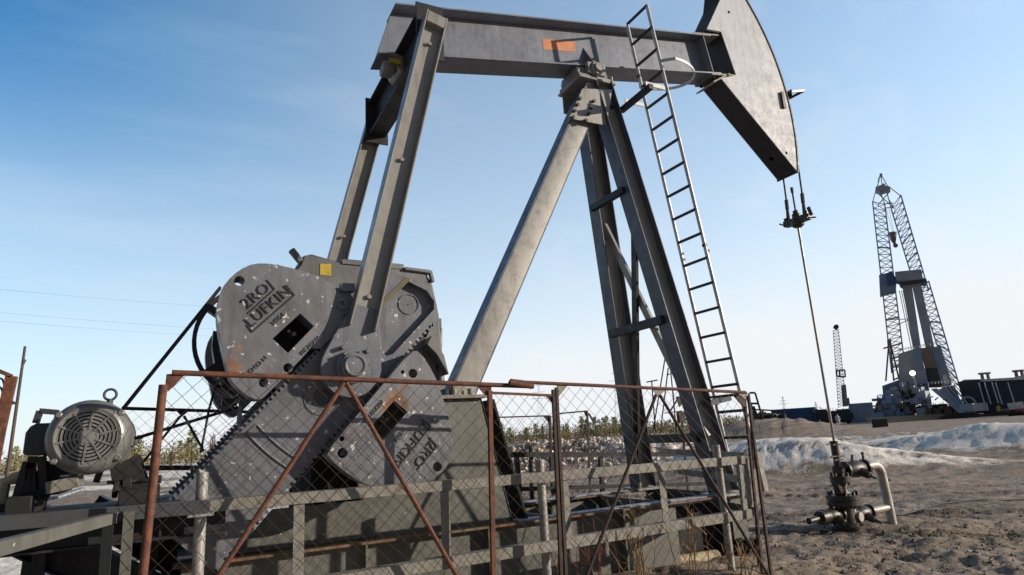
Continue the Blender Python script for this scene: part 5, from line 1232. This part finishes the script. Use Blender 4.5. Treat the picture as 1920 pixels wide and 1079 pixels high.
def person2():
    # one continuous lofted figure, walking away in pale coveralls
    n = towards(1570); r = n.cross(Z); k = MB(); c = V(PE)
    T = lambda x, y, z: c+r*x+n*y+Z*z
    k.tube([T(.11, .10, 0.02), T(.12, .0, .08), T(.13, .06, .48), T(.09, 0, .88), T(.03, 0, 1.0), T(0, 0, 1.15), T(0, 0, 1.36), T(0, 0, 1.44), T(0, .01, 1.50), T(0, .02, 1.60), T(0, .02, 1.68), T(0, .02, 1.74)], [.05, .06, .08, .11, .15, .16, .19, .11, .07, .10, .10, .04], 10)
    k.tube([T(-.12, -.22, .03), T(-.12, -.18, .10), T(-.13, -.06, .50), T(-.08, 0, .90), T(-.02, 0, 1.02)], [.05, .06, .08, .11, .13], 10)
    for s in (-1, 1): k.tube([T(s*.12, 0, 1.38), T(s*.22, .0, 1.34), T(s*.27, .02*s, 1.1), T(s*.26, .10*s, .86), T(s*.25, .12*s, .78)], [.08, .075, .055, .045, .03], 8)
    o = k.build('person', 'coverall', loc=PE); tag(o, 'person in pale coveralls walking on the dirt near the slim rig', 'person')
    h_ = MB(); h_.lathe(T(0, .02, 1.64), Z, [(0, .115), (.06, .11), (.12, .06), (.13, 0)], 12); h_.build('cap', 'rigdark', o)
person2()

# ================================================================== TREES
def make_tree(kind, seed, h, m_leaf, near=True):
    rnd = random.Random(seed); tr = MB(); cr = MB()
    lean = V((rnd.uniform(-.03, .03), rnd.uniform(-.03, .03), 0))
    pts = [V((0, 0, -.1))+lean*0, V((0, 0, h*.5))+lean*h*.5, V((0, 0, h*.96))+lean*h]
    tr.tube(pts, [h*.014+.02, h*.010+.01, .008], 5)
    def leaf(p, s, d):
        a = V((rnd.gauss(0, 1), rnd.gauss(0, 1), rnd.gauss(0, 1))).normalized(); b_ = d.cross(a)
        if b_.length < .01: return
        b_.normalize(); cr.add([p-b_*s*.35, p+b_*s*.35, p+d*s], [(0, 1, 2)])
    if kind == 'pine':
        n = 22
        for i in range(n):
            t = .18+.82*i/n; z = h*t; R0_ = h*.24*(1-t)**.75*rnd.uniform(.55, 1.2)+.04*h*.3
            for j in range(5):
                if rnd.random() < .15: continue
                az = rnd.uniform(0, 6.283); d = V((math.cos(az), math.sin(az), rnd.uniform(.1, .5))).normalized(); base = V((0, 0, z))+lean*z
                e = base+d*R0_; tr.tube([base, e], [.012, .004], 3, cap=False)
                for q in range(9): u = rnd.uniform(.25, 1.05); leaf(base+d*R0_*u+V((rnd.gauss(0, 1), rnd.gauss(0, 1), rnd.gauss(0, 1)))*.05*h*.25, rnd.uniform(.10, .22)*h*.22, (d+V((rnd.gauss(0, .6), rnd.gauss(0, .6), rnd.gauss(.3, .5)))).normalized())
    else:   # bare birch / shrub with upright twigs
        for i in range(26):
            t = rnd.uniform(.2, .92); z = h*t; az = rnd.uniform(0, 6.283); L = h*.3*(1.05-t)*rnd.uniform(.6, 1.2); d = V((math.cos(az)*.6, math.sin(az)*.6, 1)).normalized()
            base = V((0, 0, z))+lean*z; tr.tube([base, base+d*L], [.014, .005], 3, cap=False)
            for q in range(10): u = rnd.uniform(.2, 1); dd = (d+V((rnd.gauss(0, .5), rnd.gauss(0, .5), rnd.gauss(0, .3)))).normalized(); p = base+d*L*u; cr.add([p-V((.012, .012, 0)), p+V((.012, .012, 0)), p+dd*L*rnd.uniform(.25, .5)], [(0, 1, 2)])
    return tr, cr
LABT = {}
protos = []
for kind, seed, h, m_ in (('pine', 1, 3.0, 'pineY'), ('pine', 2, 3.0, 'pine'), ('pine', 3, 3.0, 'pineY'), ('birch', 4, 3.2, 'twig'), ('birch', 5, 3.2, 'twig'), ('pine', 6, 3.0, 'pine')):
    tr, cr = make_tree(kind, seed, h, m_); protos.append((kind, tr, cr, m_))
meshc = {}
def plant(i, px, D, h, rnd):
    kind, tr, cr, m_ = protos[i]; p = PX(px, D); p.z = gh(p.x, p.y)[0]-.05
    nm = 'pine_tree' if kind == 'pine' else 'birch_tree'
    side = 'behind the motor and left fence' if px < 620 else ('beyond the rubble heap' if px < 1160 else 'far off between the legs')
    lab = {'pineY': 'young yellow green pine in the wood %s', 'pine': 'darker green pine in the wood %s', 'twig': 'bare brown birch in the wood %s'}[m_] % side
    t = thing(nm, tuple(p), lab, 'tree', '%s %s' % ({'pineY': 'young yellow green pines', 'pine': 'darker green pines', 'twig': 'bare birches'}[m_], side))
    if i not in meshc:
        OFF[t] = V((0, 0, 0)); a = tr.build('trunk', 'bark', t); b_ = cr.build('crown', m_, t); meshc[i] = (a.data, b_.data)
    else:
        for nme, me in zip(('trunk', 'crown'), meshc[i]): o = bpy.data.objects.new(nme, me); col.objects.link(o); o.parent = t
    s = h/3.0; t.scale = (s*rnd.uniform(1.2, 1.7), s*rnd.uniform(1.2, 1.7), s*rnd.uniform(.85, 1.05)); t.rotation_euler = (0, 0, rnd.uniform(0, 6.28))
rnd = random.Random(21)
for i in range(92):
    if i < 44: px = rnd.uniform(-30, 470); D = rnd.uniform(80, 140); h = rnd.uniform(2.6, 5.4)*(D/110)
    elif i < 84: px = rnd.uniform(925, 1200); D = rnd.uniform(95, 150); h = rnd.uniform(2.2, 3.9)*(D/110)
    else: px = rnd.uniform(1200, 1350); D = rnd.uniform(150, 230); h = rnd.uniform(1.7, 2.6)
    plant(rnd.choice([0, 1, 2, 3, 3, 4, 4, 5, 0]), px, D, h, rnd)
# wood that reads as one mass
def woods():
    k = MB(); rnd = random.Random(77)
    for i in range(38000):
        px = rnd.uniform(-400, 1400); f_l = max(0, min(1, (700-px)/500))
        D = rnd.uniform(120, 175); c = PX(px, D); hm = (5.4*f_l+4.3*(1-f_l))*(D/150)*(.62+.6*noise.noise(V((px*.03, D*.05, 1.3)))+.25*noise.noise(V((px*.16, D*.3, 3.1))))
        if px > 1180: hm *= .75
        z = rnd.uniform(0, max(.4, hm)); s = rnd.uniform(.14, .40); d = V((rnd.gauss(0, 1), rnd.gauss(0, 1), rnd.gauss(.2, .8))).normalized(); b_ = d.cross(V((rnd.gauss(0, 1), rnd.gauss(0, 1), 0))).normalized()
        c.z = z; k.add([c-b_*s*.45, c+b_*s*.45, c+d*s], [(0, 1, 2)])
    tag(k.build('wood', 'woods', loc=PX(700, 160)), 'scrubby mixed wood along the horizon', 'wood', kind='stuff')
    k = MB()
    for i in range(9000):
        px = rnd.uniform(1150, 2300); D = rnd.uniform(420, 620); c = PX(px, D); hm = 7*(.7+.7*noise.noise(V((px*.02, D*.01, 5))))
        z = rnd.uniform(0, max(1.5, hm)); s = rnd.uniform(.5, 1.3); d = V((rnd.gauss(0, .4), rnd.gauss(0, .4), 1)).normalized(); b_ = d.cross(V((rnd.gauss(0, 1), rnd.gauss(0, 1), 0))).normalized()
        c.z = z; k.add([c-b_*s*.4, c+b_*s*.4, c+d*s*1.4], [(0, 1, 2)])
    tag(k.build('wood', 'woods', loc=PX(1600, 500)), 'thin far wood line on the horizon behind the rigs', 'wood', kind='stuff')
woods()
# ================================================================== WEEDS
rnd = random.Random(9)
WL = ['yellow dry weed stalks left of the V brace foot', 'reddish dry weed before the narrow fence panel', 'tall yellow weed in front of the far leg foot', 'branching dry weed below the ladder', 'thin red weed just right of the double post', 'bent dry grass blades at the bottom of the left V brace', 'dry weed tuft at the corner post', 'low dry weed left of the pipe post']
for i, (px, py, h, m_, nst) in enumerate(((1185, 1079, .62, 'weed', 6), (1110, 1060, .55, 'weedred', 5), (1195, 1055, .68, 'weed', 7), (1300, 1050, .60, 'weed', 7), (1072, 1070, .62, 'weedred', 3), (850, 1100, .30, 'weed', 5), (1395, 1079, .25, 'weed', 6), (980, 1079, .28, 'weed', 4))):
    p = P(px, py, y=-1.5+.12*(i % 3)); p.z = gh(p.x, p.y)[0]; k = MB()
    for j in range(nst):
        d = V((rnd.gauss(0, .14), rnd.gauss(0, .14), 1)).normalized(); L = h*rnd.uniform(.6, 1.15); b0 = p+V((rnd.gauss(0, .05), rnd.gauss(0, .05), 0)); bend_ = V((rnd.gauss(0, .07), rnd.gauss(0, .07), 0))
        pts = [b0, b0+d*L*.5+bend_*.3, b0+d*L+bend_]; k.tube(pts, [.006, .0045, .002], 4)
        for q in range(rnd.randint(2, 5)): u = rnd.uniform(.35, .9); a = b0+d*L*u+bend_*u*u; e = a+V((rnd.gauss(0, .07), rnd.gauss(0, .05), rnd.uniform(.05, .14))); k.tube([a, e], [.003, .0012], 3)
    tag(k.build('weed', m_, loc=p), WL[i], 'weed', 'dry weeds along the fence')

# ================================================================== LIGHT
SKYMUL = (1.60, 2.75, 2.90)
SAZ, SEL = R_(124), R_(15.8)   # azimuth from +Y towards +X
sd = V((math.sin(SAZ)*math.cos(SEL), math.cos(SAZ)*math.cos(SEL), math.sin(SEL)))
ld = bpy.data.lights.new('sun', 'SUN'); ld.energy = 5.0; ld.angle = R_(.53); ld.color = (1.0, .88, .72)
lo = bpy.data.objects.new('sun', ld); col.objects.link(lo); lo.rotation_euler = sd.to_track_quat('Z', 'Y').to_euler(); lo.location = (0, 0, 30)
w = bpy.data.worlds.new('World'); scn.world = w; w.use_nodes = True; nt = w.node_tree; bg = nt.nodes['Background']
sky = nt.nodes.new('ShaderNodeTexSky'); sky.sky_type = 'NISHITA'; sky.sun_disc = False; sky.sun_elevation = SEL; sky.sun_rotation = SAZ
sky.air_density = 1.0; sky.dust_density = 0.3; sky.ozone_density = 3.0; sky.altitude = 0
# thin bright haze toward the horizon and toward the sun, in world directions
geo = nt.nodes.new('ShaderNodeTexCoord'); sx = nt.nodes.new('ShaderNodeSeparateXYZ'); nt.links.new(geo.outputs['Generated'], sx.inputs[0])
dt = nt.nodes.new('ShaderNodeVectorMath'); dt.operation = 'DOT_PRODUCT'; nt.links.new(geo.outputs['Generated'], dt.inputs[0]); dt.inputs[1].default_value = (math.sin(SAZ), math.cos(SAZ), 0)
def mth(op, a, b, c=None):
    n = nt.nodes.new('ShaderNodeMath'); n.operation = op
    for i, v in enumerate((a, b, c)):
        if v is None: continue
        if hasattr(v, 'links'): nt.links.new(v, n.inputs[i])
        else: n.inputs[i].default_value = v
    return n.outputs[0]
zc_ = mth('MAXIMUM', sx.outputs['Z'], 0.0)
e1 = mth('EXPONENT', mth('MULTIPLY', zc_, -2.35), 0)          # horizon haze
e2 = mth('MULTIPLY_ADD', dt.outputs['Value'], 0.45, 0.90)     # more toward the sun side
cm_ = nt.nodes.new('ShaderNodeMapping'); cm_.inputs['Rotation'].default_value = (.5, .35, .9); cm_.inputs['Scale'].default_value = (1.2, 7, 9); nt.links.new(geo.outputs['Generated'], cm_.inputs[0])
cn_ = nt.nodes.new('ShaderNodeTexNoise'); cn_.inputs['Scale'].default_value = 1.6; cn_.inputs['Detail'].default_value = 7; cn_.inputs['Roughness'].default_value = .55; nt.links.new(cm_.outputs[0], cn_.inputs['Vector'])
wisp = mth('MULTIPLY', mth('MAXIMUM', mth('SUBTRACT', cn_.outputs[0], .52), 0.0), .42)
hz_ = mth('ADD', mth('ADD', mth('MULTIPLY', e1, e2), mth('MULTIPLY', mth('EXPONENT', mth('MULTIPLY', zc_, -6.0), 0), .45)), wisp); hz_ = mth('MINIMUM', mth('MAXIMUM', hz_, 0.0), 1.0)
sc_ = nt.nodes.new('ShaderNodeMix'); sc_.data_type = 'RGBA'; nt.links.new(hz_, sc_.inputs[0]); 
boost = nt.nodes.new('ShaderNodeVectorMath'); boost.operation = 'MULTIPLY'; nt.links.new(sky.outputs[0], boost.inputs[0]); boost.inputs[1].default_value = SKYMUL
zen = mth('MULTIPLY_ADD', mth('MINIMUM', mth('MAXIMUM', mth('MULTIPLY_ADD', zc_, 5.0, -3.1), 0.0), 1.0), -.72, 1.0)  # sky above the view dimmed to cut fill light
azf = mth('MULTIPLY_ADD', dt.outputs['Value'], .26, .86); bz = mth('MULTIPLY', zen, azf)
b2 = nt.nodes.new('ShaderNodeVectorMath'); b2.operation = 'SCALE'; nt.links.new(boost.outputs[0], b2.inputs[0]); nt.links.new(bz, b2.inputs['Scale'])
lf_ = mth('MULTIPLY', mth('MINIMUM', mth('MAXIMUM', mth('MULTIPLY_ADD', zc_, 4.5, -1.35), 0.0), 1.0), mth('MINIMUM', mth('MAXIMUM', mth('MULTIPLY_ADD', dt.outputs['Value'], -2.6, -.72), 0.0), 1.0))
dp_ = nt.nodes.new('ShaderNodeMix'); dp_.data_type = 'RGBA'; nt.links.new(lf_, dp_.inputs[0]); dp_.inputs[6].default_value = (1, 1, 1, 1); dp_.inputs[7].default_value = (.12, .50, .80, 1)   # lens vignette put into the sky colour, high on the side off the sun
b4 = nt.nodes.new('ShaderNodeVectorMath'); b4.operation = 'MULTIPLY'; nt.links.new(b2.outputs[0], b4.inputs[0]); nt.links.new(dp_.outputs[2], b4.inputs[1])
nt.links.new(b4.outputs[0], sc_.inputs[6]); sc_.inputs[7].default_value = (8.9, 9.2, 9.5, 1)
dv = nt.nodes.new('ShaderNodeVectorMath'); dv.operation = 'DOT_PRODUCT'; nt.links.new(geo.outputs['Generated'], dv.inputs[0]); dv.inputs[1].default_value = (math.sin(R_(40)), math.cos(R_(40)), 0)
bk_ = mth('MULTIPLY_ADD', mth('MINIMUM', mth('MAXIMUM', mth('MULTIPLY_ADD', dv.outputs['Value'], -1.5, .6), 0.0), 1.0), -.76, 1.0)   # unseen sky behind the camera dimmed to deepen shade on near faces
b3 = nt.nodes.new('ShaderNodeVectorMath'); b3.operation = 'SCALE'; dq_ = nt.nodes.new('ShaderNodeMix'); dq_.data_type = 'RGBA'; nt.links.new(lf_, dq_.inputs[0]); dq_.inputs[6].default_value = (1, 1, 1, 1); dq_.inputs[7].default_value = (.30, .78, .97, 1)
b5 = nt.nodes.new('ShaderNodeVectorMath'); b5.operation = 'MULTIPLY'; nt.links.new(sc_.outputs[2], b5.inputs[0]); nt.links.new(dq_.outputs[2], b5.inputs[1]); nt.links.new(b5.outputs[0], b3.inputs[0]); nt.links.new(bk_, b3.inputs['Scale'])
nt.links.new(b3.outputs[0], bg.inputs['Color']); bg.inputs['Strength'].default_value = .10
scn.view_settings.view_transform = 'Standard'; scn.view_settings.look = 'None'; scn.view_settings.exposure = 0; scn.view_settings.gamma = 1
scn.render.engine = 'CYCLES'; scn.cycles.max_bounces = 5; scn.cycles.use_denoising = True
scn.render.resolution_x = 1024; scn.render.resolution_y = 575
